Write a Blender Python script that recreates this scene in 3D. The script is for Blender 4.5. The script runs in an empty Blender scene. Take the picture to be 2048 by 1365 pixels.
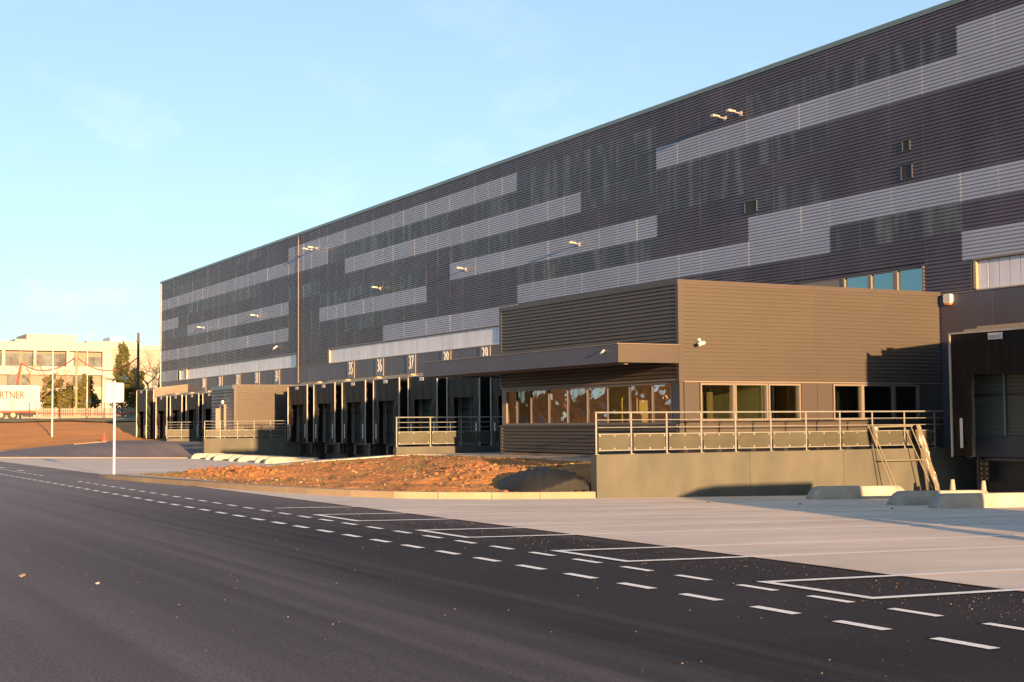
import bpy, math, random
import numpy as np
from mathutils import Vector, Matrix, noise
random.seed(7)
R = math.radians
sc = bpy.context.scene
col = sc.collection

# ------------------------------------------------------------------ camera, sky, sun
cam_d = bpy.data.cameras.new('camera')
cam_d.lens = 50.05; cam_d.sensor_width = 36.0; cam_d.clip_end = 3000; cam_d.clip_start = 0.1
cam = bpy.data.objects.new('camera', cam_d); col.objects.link(cam)
cam.matrix_world = Matrix(((0.47283898, 0.05457446, 0.87945718, 0.0),
                           (0.88111434, -0.02045112, -0.47246087, -30.0),
                           (-0.00779841, 0.99830025, -0.05775642, 1.6),
                           (0, 0, 0, 1)))
sc.camera = cam
SUN_DIR = Vector((1.0, -0.115, 0.093)).normalized()      # towards the sun
world = bpy.data.worlds.new('World'); sc.world = world; world.use_nodes = True
nt = world.node_tree; nt.nodes.clear()
sky = nt.nodes.new('ShaderNodeTexSky'); sky.sky_type = 'NISHITA'; sky.sun_disc = False
sky.sun_elevation = math.asin(SUN_DIR.z); sky.sun_rotation = math.atan2(SUN_DIR.x, SUN_DIR.y)
sky.altitude = 100; sky.air_density = 0.7; sky.dust_density = 1.0; sky.ozone_density = 1.0
bgn = nt.nodes.new('ShaderNodeBackground'); bgn.inputs['Strength'].default_value = 0.124
wo = nt.nodes.new('ShaderNodeOutputWorld')
# faint cirrus wisps
tc = nt.nodes.new('ShaderNodeTexCoord'); mp = nt.nodes.new('ShaderNodeMapping')
mp.inputs['Scale'].default_value = (5, 9, 16); mp.inputs['Rotation'].default_value = (0.2, 0.45, 0.3)
n1 = nt.nodes.new('ShaderNodeTexNoise'); n1.inputs['Scale'].default_value = 1.3; n1.inputs['Detail'].default_value = 7
n1.inputs['Roughness'].default_value = 0.6
cr = nt.nodes.new('ShaderNodeValToRGB'); cr.color_ramp.elements[0].position = 0.53; cr.color_ramp.elements[1].position = 0.80
cr.color_ramp.elements[1].color = (0.5, 0.5, 0.5, 1)
mx = nt.nodes.new('ShaderNodeMixRGB'); mx.blend_type = 'MIX'
mul = nt.nodes.new('ShaderNodeMixRGB'); mul.blend_type = 'MULTIPLY'; mul.inputs[0].default_value = 1; mul.inputs[2].default_value = (1.5, 1.2, 1.1, 1)
L = nt.links.new
L(tc.outputs['Generated'], mp.inputs['Vector']); L(mp.outputs[0], n1.inputs['Vector']); L(n1.outputs['Fac'], cr.inputs[0])
gam = nt.nodes.new('ShaderNodeGamma'); gam.inputs[1].default_value = 0.6
tnt = nt.nodes.new('ShaderNodeMixRGB'); tnt.blend_type = 'MULTIPLY'; tnt.inputs[0].default_value = 1; tnt.inputs[2].default_value = (0.79, 0.94, 1.05, 1)
L(sky.outputs[0], gam.inputs[0]); L(gam.outputs[0], tnt.inputs[1])
L(cr.outputs[0], mx.inputs[0]); L(tnt.outputs[0], mx.inputs[1]); L(tnt.outputs[0], mul.inputs[1]); L(mul.outputs[0], mx.inputs[2])
L(mx.outputs[0], bgn.inputs['Color']); L(bgn.outputs[0], wo.inputs[0])

sun_d = bpy.data.lights.new('sun', 'SUN'); sun_d.energy = 4.6; sun_d.angle = R(0.53); sun_d.color = (1.0, 0.57, 0.25)
sun = bpy.data.objects.new('sun', sun_d); col.objects.link(sun)
sun.rotation_euler = SUN_DIR.to_track_quat('Z', 'Y').to_euler(); sun.location = (40, -40, 40)
sc.view_settings.view_transform = 'Standard'; sc.view_settings.look = 'None'
sc.view_settings.gamma = 1.0; sc.view_settings.use_curve_mapping = False
sc.view_settings.exposure = 2.0
sc.cycles.max_bounces = 6

# ------------------------------------------------------------------ materials
def mat(name, color, rough=0.6, metal=0.0, var=0.0, vscale=1.0, vdet=4, bump=0.0, bscale=20.0, color2=None, spec=0.5,
        rnd=0.0, stretch=(1, 1, 1), ramp=(0.35, 0.65), bdist=0.01, coord='Object'):
    m = bpy.data.materials.new(name); m.use_nodes = True
    t = m.node_tree; b = t.nodes['Principled BSDF']; l = t.links.new
    b.inputs['Roughness'].default_value = rough; b.inputs['Metallic'].default_value = metal
    b.inputs['Specular IOR Level'].default_value = spec
    c4 = (*color, 1)
    b.inputs['Base Color'].default_value = c4
    tcn = t.nodes.new('ShaderNodeTexCoord'); mpn = t.nodes.new('ShaderNodeMapping'); mpn.inputs['Scale'].default_value = stretch
    l(tcn.outputs[coord], mpn.inputs['Vector'])
    last = None
    if var > 0 or color2:
        n = t.nodes.new('ShaderNodeTexNoise'); n.inputs['Scale'].default_value = vscale; n.inputs['Detail'].default_value = vdet
        l(mpn.outputs[0], n.inputs['Vector'])
        r = t.nodes.new('ShaderNodeValToRGB')
        r.color_ramp.elements[0].position, r.color_ramp.elements[1].position = ramp
        if color2: r.color_ramp.elements[0].color = c4; r.color_ramp.elements[1].color = (*color2, 1)
        else:
            r.color_ramp.elements[0].color = (*[c * (1 - var) for c in color], 1)
            r.color_ramp.elements[1].color = (*[min(1, c * (1 + var)) for c in color], 1)
        l(n.outputs['Fac'], r.inputs[0]); last = r.outputs[0]
    if rnd > 0:
        oi = t.nodes.new('ShaderNodeObjectInfo'); hv = t.nodes.new('ShaderNodeHueSaturation')
        mr = t.nodes.new('ShaderNodeMapRange'); mr.inputs['To Min'].default_value = 1 - rnd; mr.inputs['To Max'].default_value = 1 + rnd
        l(oi.outputs['Random'], mr.inputs['Value']); l(mr.outputs[0], hv.inputs['Value'])
        if last: l(last, hv.inputs['Color'])
        else: hv.inputs['Color'].default_value = c4
        last = hv.outputs[0]
    if last: l(last, b.inputs['Base Color'])
    if bump > 0:
        n = t.nodes.new('ShaderNodeTexNoise'); n.inputs['Scale'].default_value = bscale; n.inputs['Detail'].default_value = 5
        l(mpn.outputs[0], n.inputs['Vector'])
        bp = t.nodes.new('ShaderNodeBump'); bp.inputs['Strength'].default_value = bump; bp.inputs['Distance'].default_value = bdist
        l(n.outputs['Fac'], bp.inputs['Height']); l(bp.outputs[0], b.inputs['Normal'])
    return m

def glass(name, tint=(0.75, 0.85, 0.8), base=0.06, wav=0.0, wscale=2.0, gcol=(1, 1, 1)):
    m = bpy.data.materials.new(name); m.use_nodes = True
    t = m.node_tree; t.nodes.clear(); l = t.links.new
    o = t.nodes.new('ShaderNodeOutputMaterial'); mix = t.nodes.new('ShaderNodeMixShader')
    tr = t.nodes.new('ShaderNodeBsdfTransparent'); tr.inputs[0].default_value = (*tint, 1)
    gl = t.nodes.new('ShaderNodeBsdfGlossy'); gl.inputs['Roughness'].default_value = 0.0; gl.inputs[0].default_value = (*gcol, 1)
    fr = t.nodes.new('ShaderNodeFresnel'); fr.inputs[0].default_value = 1.5
    ad = t.nodes.new('ShaderNodeMath'); ad.operation = 'ADD'; ad.use_clamp = True; ad.inputs[1].default_value = base
    l(fr.outputs[0], ad.inputs[0]); l(ad.outputs[0], mix.inputs[0]); l(tr.outputs[0], mix.inputs[1]); l(gl.outputs[0], mix.inputs[2])
    if wav > 0:
        tcn = t.nodes.new('ShaderNodeTexCoord'); n = t.nodes.new('ShaderNodeTexNoise'); n.inputs['Scale'].default_value = wscale
        n.inputs['Detail'].default_value = 1.5
        bp = t.nodes.new('ShaderNodeBump'); bp.inputs['Strength'].default_value = 1; bp.inputs['Distance'].default_value = wav
        l(tcn.outputs['Object'], n.inputs['Vector']); l(n.outputs['Fac'], bp.inputs['Height']); l(bp.outputs[0], gl.inputs['Normal'])
    l(mix.outputs[0], o.inputs[0]); return m

M = {}
M['dark'] = mat('dark_cladding_paint', (0.055, 0.050, 0.074), 0.38, 0.0, 0.22, 0.5, rnd=0.10, stretch=(1.2, 1, 0.5))
M['slate'] = mat('slate_paint_reflections', (0.048, 0.053, 0.074), 0.36, 0.0, color2=(0.120, 0.138, 0.165), vscale=0.9, vdet=5, rnd=0.10, stretch=(2.0, 1, 0.35), ramp=(0.48, 0.70))  # pale vertical streaks are reflections on the sheets, put into the colour
M['light'] = mat('light_cladding_paint', (0.235, 0.280, 0.385), 0.38, 0.0, 0.06, 0.3, rnd=0.05, stretch=(1, 1, 2))
M['bronze'] = mat('bronze_cladding_paint', (0.060, 0.053, 0.048), 0.42, 0.0, 0.05, 0.5, rnd=0.03)
M['bronze_flat'] = mat('bronze_flat_paint', (0.050, 0.043, 0.042), 0.45, 0.0, 0.06, 0.7, rnd=0.05)
M['band'] = mat('base_panel_paint', (0.056, 0.056, 0.080), 0.45, 0.0, 0.08, 0.6, rnd=0.06)
M['coping'] = mat('coping_metal', (0.10, 0.15, 0.17), 0.4, 0.0, 0.05, 1)
M['trim'] = mat('trim_metal', (0.17, 0.14, 0.12), 0.4, 0.1, 0.04, 1)
M['frame'] = mat('window_frame_paint', (0.15, 0.13, 0.115), 0.4)
M['alu'] = mat('aluminium', (0.34, 0.33, 0.33), 0.4, 0.4, 0.08, 3)
M['galv'] = mat('galvanised_steel', (0.205, 0.215, 0.215), 0.45, 0.2, 0.12, 8)
M['mesh'] = mat('perforated_infill', (0.072, 0.074, 0.058), 0.5, 0.1, 0.10, 2.0, rnd=0.05)
M['poly'] = mat('polycarbonate', (0.48, 0.51, 0.62), 0.25, 0.0, 0.10, 0.8, rnd=0.03, stretch=(2.5, 1, 0.15))
M['polyjamb'] = mat('cream_reveal', (0.27, 0.235, 0.17), 0.5)
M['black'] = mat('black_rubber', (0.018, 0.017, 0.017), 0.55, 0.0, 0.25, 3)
M['fabric'] = mat('black_pvc_fabric', (0.006, 0.0055, 0.005), 0.5, 0.0, 0.3, 2.0, bump=0.25, bscale=1.6, stretch=(3, 1, 0.35), bdist=0.02, spec=0.14)
M['white'] = mat('white_paint', (0.50, 0.49, 0.48), 0.4)
M['plate'] = mat('number_plate_paint', (0.12, 0.125, 0.145), 0.45)
M['numtxt'] = mat('white_lettering', (0.78, 0.78, 0.76), 0.5)
M['redtxt'] = mat('red_lettering', (0.55, 0.05, 0.05), 0.5)
M['greytxt'] = mat('grey_lettering', (0.25, 0.27, 0.3), 0.5)
M['door'] = mat('dock_door_paint', (0.055, 0.065, 0.06), 0.45, 0.0, 0.08, 1)
M['doordark'] = mat('dock_door_dark', (0.035, 0.042, 0.055), 0.5)
M['concrete_wall'] = mat('precast_concrete', (0.056, 0.060, 0.053), 0.8, 0.0, color2=(0.082, 0.083, 0.071), vscale=1.1, vdet=8, bump=0.3, bscale=14, rnd=0.05, stretch=(1, 1.6, 0.7), ramp=(0.3, 0.68))
M['kerb'] = mat('kerb_concrete', (0.23, 0.185, 0.135), 0.85, 0.0, 0.10, 1.5, 5, bump=0.3, bscale=30, rnd=0.05)
M['guide'] = mat('wheel_guide_concrete', (0.29, 0.28, 0.25), 0.85, 0.0, 0.22, 1.6, 8, bump=0.5, bscale=12, rnd=0.05)
M['path'] = mat('path_concrete', (0.40, 0.37, 0.32), 0.85, 0.0, 0.10, 0.8, 5, bump=0.2, bscale=20)
M['paint'] = mat('road_paint', (0.70, 0.68, 0.66), 0.6, 0.0, color2=(0.92, 0.91, 0.90), vscale=14, vdet=8, ramp=(0.30, 0.52), bump=0.2, bscale=60)
M['roof'] = mat('roof_membrane', (0.30, 0.30, 0.30), 0.8)
M['plinth'] = mat('plinth_render', (0.19, 0.165, 0.15), 0.8, 0.0, 0.08, 2)
M['yellow'] = mat('yellow_paint', (0.50, 0.34, 0.06), 0.35)
M['orange'] = mat('orange_lens', (0.80, 0.22, 0.04), 0.3)
M['glass'] = glass('window_glass', (0.62, 0.70, 0.66), 0.05)
M['wavyglass'] = glass('film_covered_glass', (0.50, 0.48, 0.32), 0.36, 0.020, 1.7, (0.80, 0.68, 0.62))
M['wavyglass2'] = glass('greenish_film_glass', (0.62, 0.66, 0.40), 0.16, 0.030, 1.4, (0.70, 0.72, 0.55))
M['wavyglass3'] = glass('wrinkled_film_glass', (0.45, 0.42, 0.32), 0.46, 0.042, 1.9, (0.85, 0.72, 0.66))
M['tealglass'] = glass('clerestory_glass', (0.10, 0.15, 0.16), 0.38, gcol=(.40, .62, .66))
M['interior'] = mat('interior_plaster', (0.75, 0.60, 0.34), 0.8)
M['wood'] = mat('interior_wood', (0.36, 0.20, 0.08), 0.5)
M['intdark'] = mat('interior_dark', (0.05, 0.05, 0.045), 0.7)
M['timber'] = mat('timber_pole', (0.34, 0.20, 0.11), 0.8, 0.0, 0.2, 3, stretch=(6, 6, 0.6))
M['darktimber'] = mat('dark_timber_pole', (0.06, 0.045, 0.04), 0.8)
M['red'] = mat('red_tape', (0.62, 0.05, 0.04), 0.6)
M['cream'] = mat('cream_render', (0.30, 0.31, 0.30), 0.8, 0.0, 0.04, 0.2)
M['pink'] = mat('pinkish_render', (0.25, 0.235, 0.22), 0.8, 0.0, 0.04, 0.2)
M['bgglass'] = mat('far_window_glass', (0.09, 0.10, 0.10), 0.15, 0.0, 0.5, 0.5)
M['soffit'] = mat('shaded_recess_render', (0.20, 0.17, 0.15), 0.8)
M['tyre'] = mat('tyre_rubber', (0.03, 0.03, 0.03), 0.8)
M['trailer'] = mat('trailer_panel', (0.33, 0.32, 0.29), 0.4)
M['blacktxt'] = mat('black_lettering', (0.02, 0.02, 0.02), 0.5)
M['fence'] = mat('fence_concrete', (0.22, 0.21, 0.19), 0.8)
M['bark'] = mat('bark', (0.16, 0.09, 0.055), 0.9)
M['barklight'] = mat('pale_bark', (0.17, 0.11, 0.065), 0.9)
M['leaf'] = mat('conifer_leaves', (0.085, 0.085, 0.018), 0.7, 0.0, color2=(0.045, 0.060, 0.014), vscale=0.5)
M['leaf2'] = mat('shrub_leaves', (0.120, 0.105, 0.025), 0.7, 0.0, color2=(0.060, 0.070, 0.018), vscale=0.6)
M['grass'] = mat('grass_blades', (0.10, 0.095, 0.025), 0.8, 0.0, 0.3, 1.0)
M['plastic'] = mat('crumpled_plastic_wrap', (0.15, 0.135, 0.115), 0.25, 0.0, 0.1, 4, bump=0.8, bscale=9, bdist=0.03)
M['bamboo'] = mat('primed_steel_tube', (0.17, 0.155, 0.11), 0.5)
M['tarp'] = mat('dark_geotextile', (0.012, 0.013, 0.014), 0.6, 0.0, 0.3, 1.5, bump=0.35, bscale=6, bdist=0.03, spec=0.25)
M['clod'] = mat('soil_clod', (0.22, 0.088, 0.034), 0.95, 0.0, color2=(0.27, 0.135, 0.06), vscale=1.2, bump=0.6, bscale=12, rnd=0.1)
M['stone'] = mat('pale_stone', (0.27, 0.21, 0.14), 0.9)
M['pebble'] = mat('asphalt_grit', (0.20, 0.14, 0.10), 0.9)

def see_through(m, k):
    t = m.node_tree; l = t.links.new; b = t.nodes['Principled BSDF']; o = [n for n in t.nodes if n.type == 'OUTPUT_MATERIAL'][0]
    mi = t.nodes.new('ShaderNodeMixShader'); tr = t.nodes.new('ShaderNodeBsdfTransparent'); mi.inputs[0].default_value = k
    l(b.outputs[0], mi.inputs[1]); l(tr.outputs[0], mi.inputs[2]); l(mi.outputs[0], o.inputs[0])
see_through(M['mesh'], 0.30)      # fine perforation, a third of it holes
def ground_mats():
    # asphalt: mottled, with pale dusty wheel tracks
    m = mat('asphalt', (0.026, 0.024, 0.028), 0.82, 0, color2=(0.040, 0.036, 0.040), vscale=0.35, vdet=8, bump=0.7, bscale=70, bdist=0.006, ramp=(0.3, 0.7), spec=0.12)
    t = m.node_tree; b = t.nodes['Principled BSDF']; l = t.links.new
    src = b.inputs['Base Color'].links[0].from_socket
    tcn = t.nodes.new('ShaderNodeTexCoord')
    mp2 = t.nodes.new('ShaderNodeMapping'); mp2.inputs['Scale'].default_value = (0.02, 0.55, 1); mp2.inputs['Rotation'].default_value = (0, 0, R(6))
    nz = t.nodes.new('ShaderNodeTexNoise'); nz.inputs['Scale'].default_value = 1.6; nz.inputs['Detail'].default_value = 5
    l(tcn.outputs['Object'], mp2.inputs['Vector']); l(mp2.outputs[0], nz.inputs['Vector'])
    rp = t.nodes.new('ShaderNodeValToRGB'); rp.color_ramp.elements[0].position = 0.44; rp.color_ramp.elements[1].position = 0.66
    rp.color_ramp.elements[1].color = (0.75, 0.75, 0.75, 1)
    mp3 = t.nodes.new('ShaderNodeMapping'); mp3.inputs['Scale'].default_value = (0.03, 2.4, 1); mp3.inputs['Rotation'].default_value = (0, 0, R(4))
    nz3 = t.nodes.new('ShaderNodeTexNoise'); nz3.inputs['Scale'].default_value = 1.5; nz3.inputs['Detail'].default_value = 6; nz3.inputs['Distortion'].default_value = 0.3
    l(tcn.outputs['Object'], mp3.inputs['Vector']); l(mp3.outputs[0], nz3.inputs['Vector'])
    mxn = t.nodes.new('ShaderNodeMixRGB'); mxn.inputs[0].default_value = 0.42
    l(nz.outputs['Fac'], mxn.inputs[1]); l(nz3.outputs['Fac'], mxn.inputs[2]); l(mxn.outputs[0], rp.inputs[0])
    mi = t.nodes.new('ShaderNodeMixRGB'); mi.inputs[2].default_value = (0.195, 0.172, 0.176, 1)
    # paler far left and away from the bays: retro-reflected sun put into the colour
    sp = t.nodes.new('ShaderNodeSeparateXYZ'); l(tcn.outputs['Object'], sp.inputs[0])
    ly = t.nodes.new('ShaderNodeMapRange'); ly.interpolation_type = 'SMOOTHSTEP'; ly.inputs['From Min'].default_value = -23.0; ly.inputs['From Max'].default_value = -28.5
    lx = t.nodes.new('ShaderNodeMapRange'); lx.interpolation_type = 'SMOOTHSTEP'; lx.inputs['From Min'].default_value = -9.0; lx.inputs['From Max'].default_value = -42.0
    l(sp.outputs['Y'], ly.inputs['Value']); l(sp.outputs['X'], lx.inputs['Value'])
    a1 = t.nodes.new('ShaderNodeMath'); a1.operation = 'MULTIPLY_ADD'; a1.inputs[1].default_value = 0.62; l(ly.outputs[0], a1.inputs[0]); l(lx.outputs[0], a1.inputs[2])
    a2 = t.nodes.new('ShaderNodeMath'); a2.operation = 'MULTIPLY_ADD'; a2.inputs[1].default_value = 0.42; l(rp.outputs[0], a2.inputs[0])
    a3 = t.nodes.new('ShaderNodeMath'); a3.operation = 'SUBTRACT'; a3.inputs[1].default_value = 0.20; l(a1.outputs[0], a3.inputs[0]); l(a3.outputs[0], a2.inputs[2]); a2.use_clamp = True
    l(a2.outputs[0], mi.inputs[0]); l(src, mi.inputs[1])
    n3 = t.nodes.new('ShaderNodeTexNoise'); n3.inputs['Scale'].default_value = 60; n3.inputs['Detail'].default_value = 6; n3.inputs['Roughness'].default_value = 0.75
    l(tcn.outputs['Object'], n3.inputs['Vector'])
    r3 = t.nodes.new('ShaderNodeMapRange'); r3.inputs['From Min'].default_value = 0.3; r3.inputs['From Max'].default_value = 0.7
    r3.inputs['To Min'].default_value = 0.40; r3.inputs['To Max'].default_value = 1.75
    l(n3.outputs['Fac'], r3.inputs['Value'])
    hv = t.nodes.new('ShaderNodeHueSaturation'); l(mi.outputs[0], hv.inputs['Color']); l(r3.outputs[0], hv.inputs['Value'])
    l(hv.outputs[0], b.inputs['Base Color'])
    M['asphalt'] = m
    m = mat('brushed_concrete', (0.55, 0.47, 0.40), 0.8, 0, color2=(0.71, 0.605, 0.515), vscale=0.45, vdet=8, bump=0.4, bscale=30, bdist=0.005, stretch=(3.0, 0.6, 1), spec=0.35)
    M['concrete'] = m
    m = mat('reddish_earth', (0.44, 0.19, 0.052), 0.95, 0, color2=(0.33, 0.135, 0.036), vscale=1.3, vdet=8, bump=1.0, bscale=7, bdist=0.06)
    t = m.node_tree; b = t.nodes['Principled BSDF']; l = t.links.new
    src = b.inputs['Base Color'].links[0].from_socket
    tcn = t.nodes.new('ShaderNodeTexCoord'); nz = t.nodes.new('ShaderNodeTexNoise'); nz.inputs['Scale'].default_value = 0.45; nz.inputs['Detail'].default_value = 9
    nz.inputs['Roughness'].default_value = 0.7
    l(tcn.outputs['Object'], nz.inputs['Vector'])
    rp = t.nodes.new('ShaderNodeValToRGB'); rp.color_ramp.elements[0].position = 0.52; rp.color_ramp.elements[1].position = 0.68
    l(nz.outputs['Fac'], rp.inputs[0])
    mi = t.nodes.new('ShaderNodeMixRGB'); mi.inputs[2].default_value = (0.19, 0.135, 0.045, 1)
    l(rp.outputs[0], mi.inputs[0]); l(src, mi.inputs[1]); l(mi.outputs[0], b.inputs['Base Color'])
    M['earth'] = m
    M['bank'] = mat('bank_earth', (0.53, 0.22, 0.045), 0.95, 0, color2=(0.43, 0.175, 0.035), vscale=0.3, vdet=8, bump=1.0, bscale=2.5, bdist=0.10)
    M['bankgrass'] = mat('bank_top_grass', (0.15, 0.13, 0.04), 0.95, 0, color2=(0.22, 0.14, 0.05), vscale=0.4, vdet=6, bump=0.6, bscale=5, bdist=0.05)
ground_mats()

# ------------------------------------------------------------------ builders
WL = {}
class MB:
    def __init__(s): s.v = []; s.f = []
    def quad(s, *p):
        n = len(s.v); s.v += [tuple(q) for q in p]; s.f.append(tuple(range(n, n + len(p)))); return s
    def box(s, x0, x1, y0, y1, z0, z1):
        n = len(s.v)
        s.v += [(x0, y0, z0), (x1, y0, z0), (x1, y1, z0), (x0, y1, z0), (x0, y0, z1), (x1, y0, z1), (x1, y1, z1), (x0, y1, z1)]
        for a in ((0, 3, 2, 1), (4, 5, 6, 7), (0, 1, 5, 4), (1, 2, 6, 5), (2, 3, 7, 6), (3, 0, 4, 7)): s.f.append(tuple(n + i for i in a))
        return s
    def prism(s, pts, axis, a, b):
        # pts: 2D outline; extruded along axis ('x' -> (y,z), 'y' -> (x,z), 'z' -> (x,y))
        n = len(s.v); k = len(pts)
        for d in (a, b):
            for p in pts:
                s.v.append((d, p[0], p[1]) if axis == 'x' else (p[0], d, p[1]) if axis == 'y' else (p[0], p[1], d))
        s.f.append(tuple(range(n, n + k))); s.f.append(tuple(range(n + 2 * k - 1, n + k - 1, -1)))
        for i in range(k):
            j = (i + 1) % k; s.f.append((n + i, n + k + i, n + k + j, n + j))
        return s
    def tube(s, p0, p1, r0, r1=None, n=8, cap=True):
        r1 = r0 if r1 is None else r1
        p0 = Vector(p0); p1 = Vector(p1); d = (p1 - p0)
        if d.length < 1e-6: return s
        d.normalize(); a = d.orthogonal().normalized(); b = d.cross(a); k = len(s.v)
        for p, r in ((p0, r0), (p1, r1)):
            for i in range(n):
                t = 2 * math.pi * i / n; s.v.append(tuple(p + a * (r * math.cos(t)) + b * (r * math.sin(t))))
        for i in range(n):
            j = (i + 1) % n; s.f.append((k + i, k + j, k + n + j, k + n + i))
        if cap: s.f.append(tuple(k + i for i in range(n - 1, -1, -1))); s.f.append(tuple(k + n + i for i in range(n)))
        return s
    def path(s, pts, r, n=6):
        for i in range(len(pts) - 1): s.tube(pts[i], pts[i + 1], r if not isinstance(r, list) else r[i], r if not isinstance(r, list) else r[i + 1], n)
        return s
    def grid(s, fn, nu, nv):
        k = len(s.v)
        for j in range(nv + 1):
            for i in range(nu + 1): s.v.append(tuple(fn(i / nu, j / nv)))
        for j in range(nv):
            for i in range(nu):
                a = k + j * (nu + 1) + i; s.f.append((a, a + 1, a + nu + 2, a + nu + 1))
        return s
    def blob(s, c, r, seed=0, squash=0.7):
        k = len(s.v); rr = random.Random(seed)
        t = (1 + 5 ** .5) / 2
        iv = [(-1, t, 0), (1, t, 0), (-1, -t, 0), (1, -t, 0), (0, -1, t), (0, 1, t), (0, -1, -t), (0, 1, -t), (t, 0, -1), (t, 0, 1), (-t, 0, -1), (-t, 0, 1)]
        iF = [(0, 11, 5), (0, 5, 1), (0, 1, 7), (0, 7, 10), (0, 10, 11), (1, 5, 9), (5, 11, 4), (11, 10, 2), (10, 7, 6), (7, 1, 8), (3, 9, 4), (3, 4, 2), (3, 2, 6), (3, 6, 8), (3, 8, 9), (4, 9, 5), (2, 4, 11), (6, 2, 10), (8, 6, 7), (9, 8, 1)]
        a = rr.random() * 6.28; ca, sa = math.cos(a), math.sin(a)
        for p in iv:
            q = r / 1.9 * (0.65 + 0.7 * rr.random())
            x, y, z = p[0] * q * 1.2, p[1] * q * 0.9, p[2] * q * squash
            s.v.append((c[0] + x * ca - y * sa, c[1] + x * sa + y * ca, c[2] + z))
        for f in iF: s.f.append(tuple(k + i for i in f))
        return s
    def corr(s, P, u, n, length, z0, z1, breaks=None, pitch=0.1035, amp=0.030, lap=0.0022, rng=None):
        # horizontal-rib cladding: P base corner (x,y), u horizontal unit, n outward unit (2D), ribs run along u
        prof = [(0, 0.0), (0.26, 1.0), (0.66, 1.0), (0.80, 0.0)]
        zs = []; z = z0
        while z < z1 - 1e-4:
            for f, o in prof:
                zz = z + f * pitch
                if zz < z1: zs.append((zz, o))
            z += pitch
        zs.append((z1, zs[-1][1]))
        bk = [0.0] + [b for b in (breaks or []) if 0.02 < b < length - 0.02] + [length]
        for a, b in zip(bk[:-1], bk[1:]):
            oa = (rng.random() - 0.5) * 0.006 if rng else 0.0
            ob = oa + lap
            k = len(s.v)
            for zz, o in zs:
                for d, ex in ((a, oa), (b, ob)):
                    q = amp * o + ex
                    s.v.append((P[0] + u[0] * d + n[0] * q, P[1] + u[1] * d + n[1] * q, zz))
                q = amp * o + ob - 0.016
                s.v.append((P[0] + u[0] * b + n[0] * q, P[1] + u[1] * b + n[1] * q, zz))
            for i in range(len(zs) - 1):
                c = k + 3 * i
                s.f.append((c, c + 1, c + 4, c + 3)); s.f.append((c + 1, c + 2, c + 5, c + 4))
        return s

def link(o): col.objects.link(o); return o
def thing(name, label, cat, loc=(0, 0, 0), group=None):
    o = link(bpy.data.objects.new(name, None)); o.location = loc; o.empty_display_size = 0.2
    WL[o] = Vector(loc); o['label'] = label; o['category'] = cat
    if group: o['group'] = group
    return o
def mesh_from(name, mb, m, off=Vector((0, 0, 0))):
    me = bpy.data.meshes.new(name)
    me.from_pydata([(v[0] - off.x, v[1] - off.y, v[2] - off.z) for v in mb.v], [], mb.f)
    me.materials.append(m); me.update(); return me
def part(name, mb, m, parent=None, label=None, kind=None, smooth=False):
    off = WL[parent] if parent else Vector((0, 0, 0))
    me = mesh_from(name, mb, m, off)
    if smooth: me.polygons.foreach_set('use_smooth', [True] * len(me.polygons))
    o = link(bpy.data.objects.new(name, me))
    if parent: o.parent = parent
    WL[o] = off
    if label: o['label'] = label
    if kind: o['kind'] = kind
    return o
def single(name, mb, m, label, cat, group=None, smooth=False, origin=None):
    c = Vector(origin) if origin else Vector((sum(v[0] for v in mb.v), sum(v[1] for v in mb.v), 0)) / len(mb.v)
    if not origin: c.z = min(v[2] for v in mb.v)
    me = mesh_from(name, mb, m, c); o = link(bpy.data.objects.new(name, me)); o.location = c
    if smooth: me.polygons.foreach_set('use_smooth', [True] * len(me.polygons))
    o['label'] = label; o['category'] = cat; WL[o] = c
    if group: o['group'] = group
    return o
def struct(name, mb, m, smooth=True, kind='structure'):
    o = part(name, mb, m); o['kind'] = kind
    if smooth: o.data.polygons.foreach_set('use_smooth', [True] * len(o.data.polygons))
    return o
def copy_tree(o, parent=None):
    c = o.copy(); link(c); c.parent = parent
    for ch in o.children: copy_tree(ch, c)
    return c
def text_part(name, txt, size, loc, rot, m, parent, xs=1.0, bold=0.0, extr=0.004, spacing=1.0):
    cu = bpy.data.curves.new(name, 'FONT'); cu.body = txt; cu.size = size; cu.align_x = 'CENTER'; cu.align_y = 'CENTER'
    cu.extrude = extr; cu.offset = bold; cu.resolution_u = 3; cu.space_character = spacing
    to = bpy.data.objects.new('tmp', cu); link(to)
    bpy.context.view_layer.update()
    me = bpy.data.meshes.new_from_object(to.evaluated_get(bpy.context.evaluated_depsgraph_get()))
    bpy.data.objects.remove(to); me.name = name; me.materials.clear(); me.materials.append(m)
    o = link(bpy.data.objects.new(name, me))
    mt = Matrix.Translation(Vector(loc) - (WL[parent] if parent else Vector())) @ rot.to_4x4() @ Matrix.Diagonal((xs, 1, 1, 1))
    me.transform(mt)
    if parent: o.parent = parent
    WL[o] = WL[parent] if parent else Vector()
    return o
ROT_FRONT = Matrix(((1, 0, 0), (0, 0, -1), (0, 1, 0)))       # text facing -Y, reading along +X
ROT_SIDE = Matrix(((0, 0, 1), (1, 0, 0), (0, 1, 0)))         # text facing +X, reading along +Y
def sm(a, b, x):
    t = max(0.0, min(1.0, (x - a) / (b - a))); return t * t * (3 - 2 * t)

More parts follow.
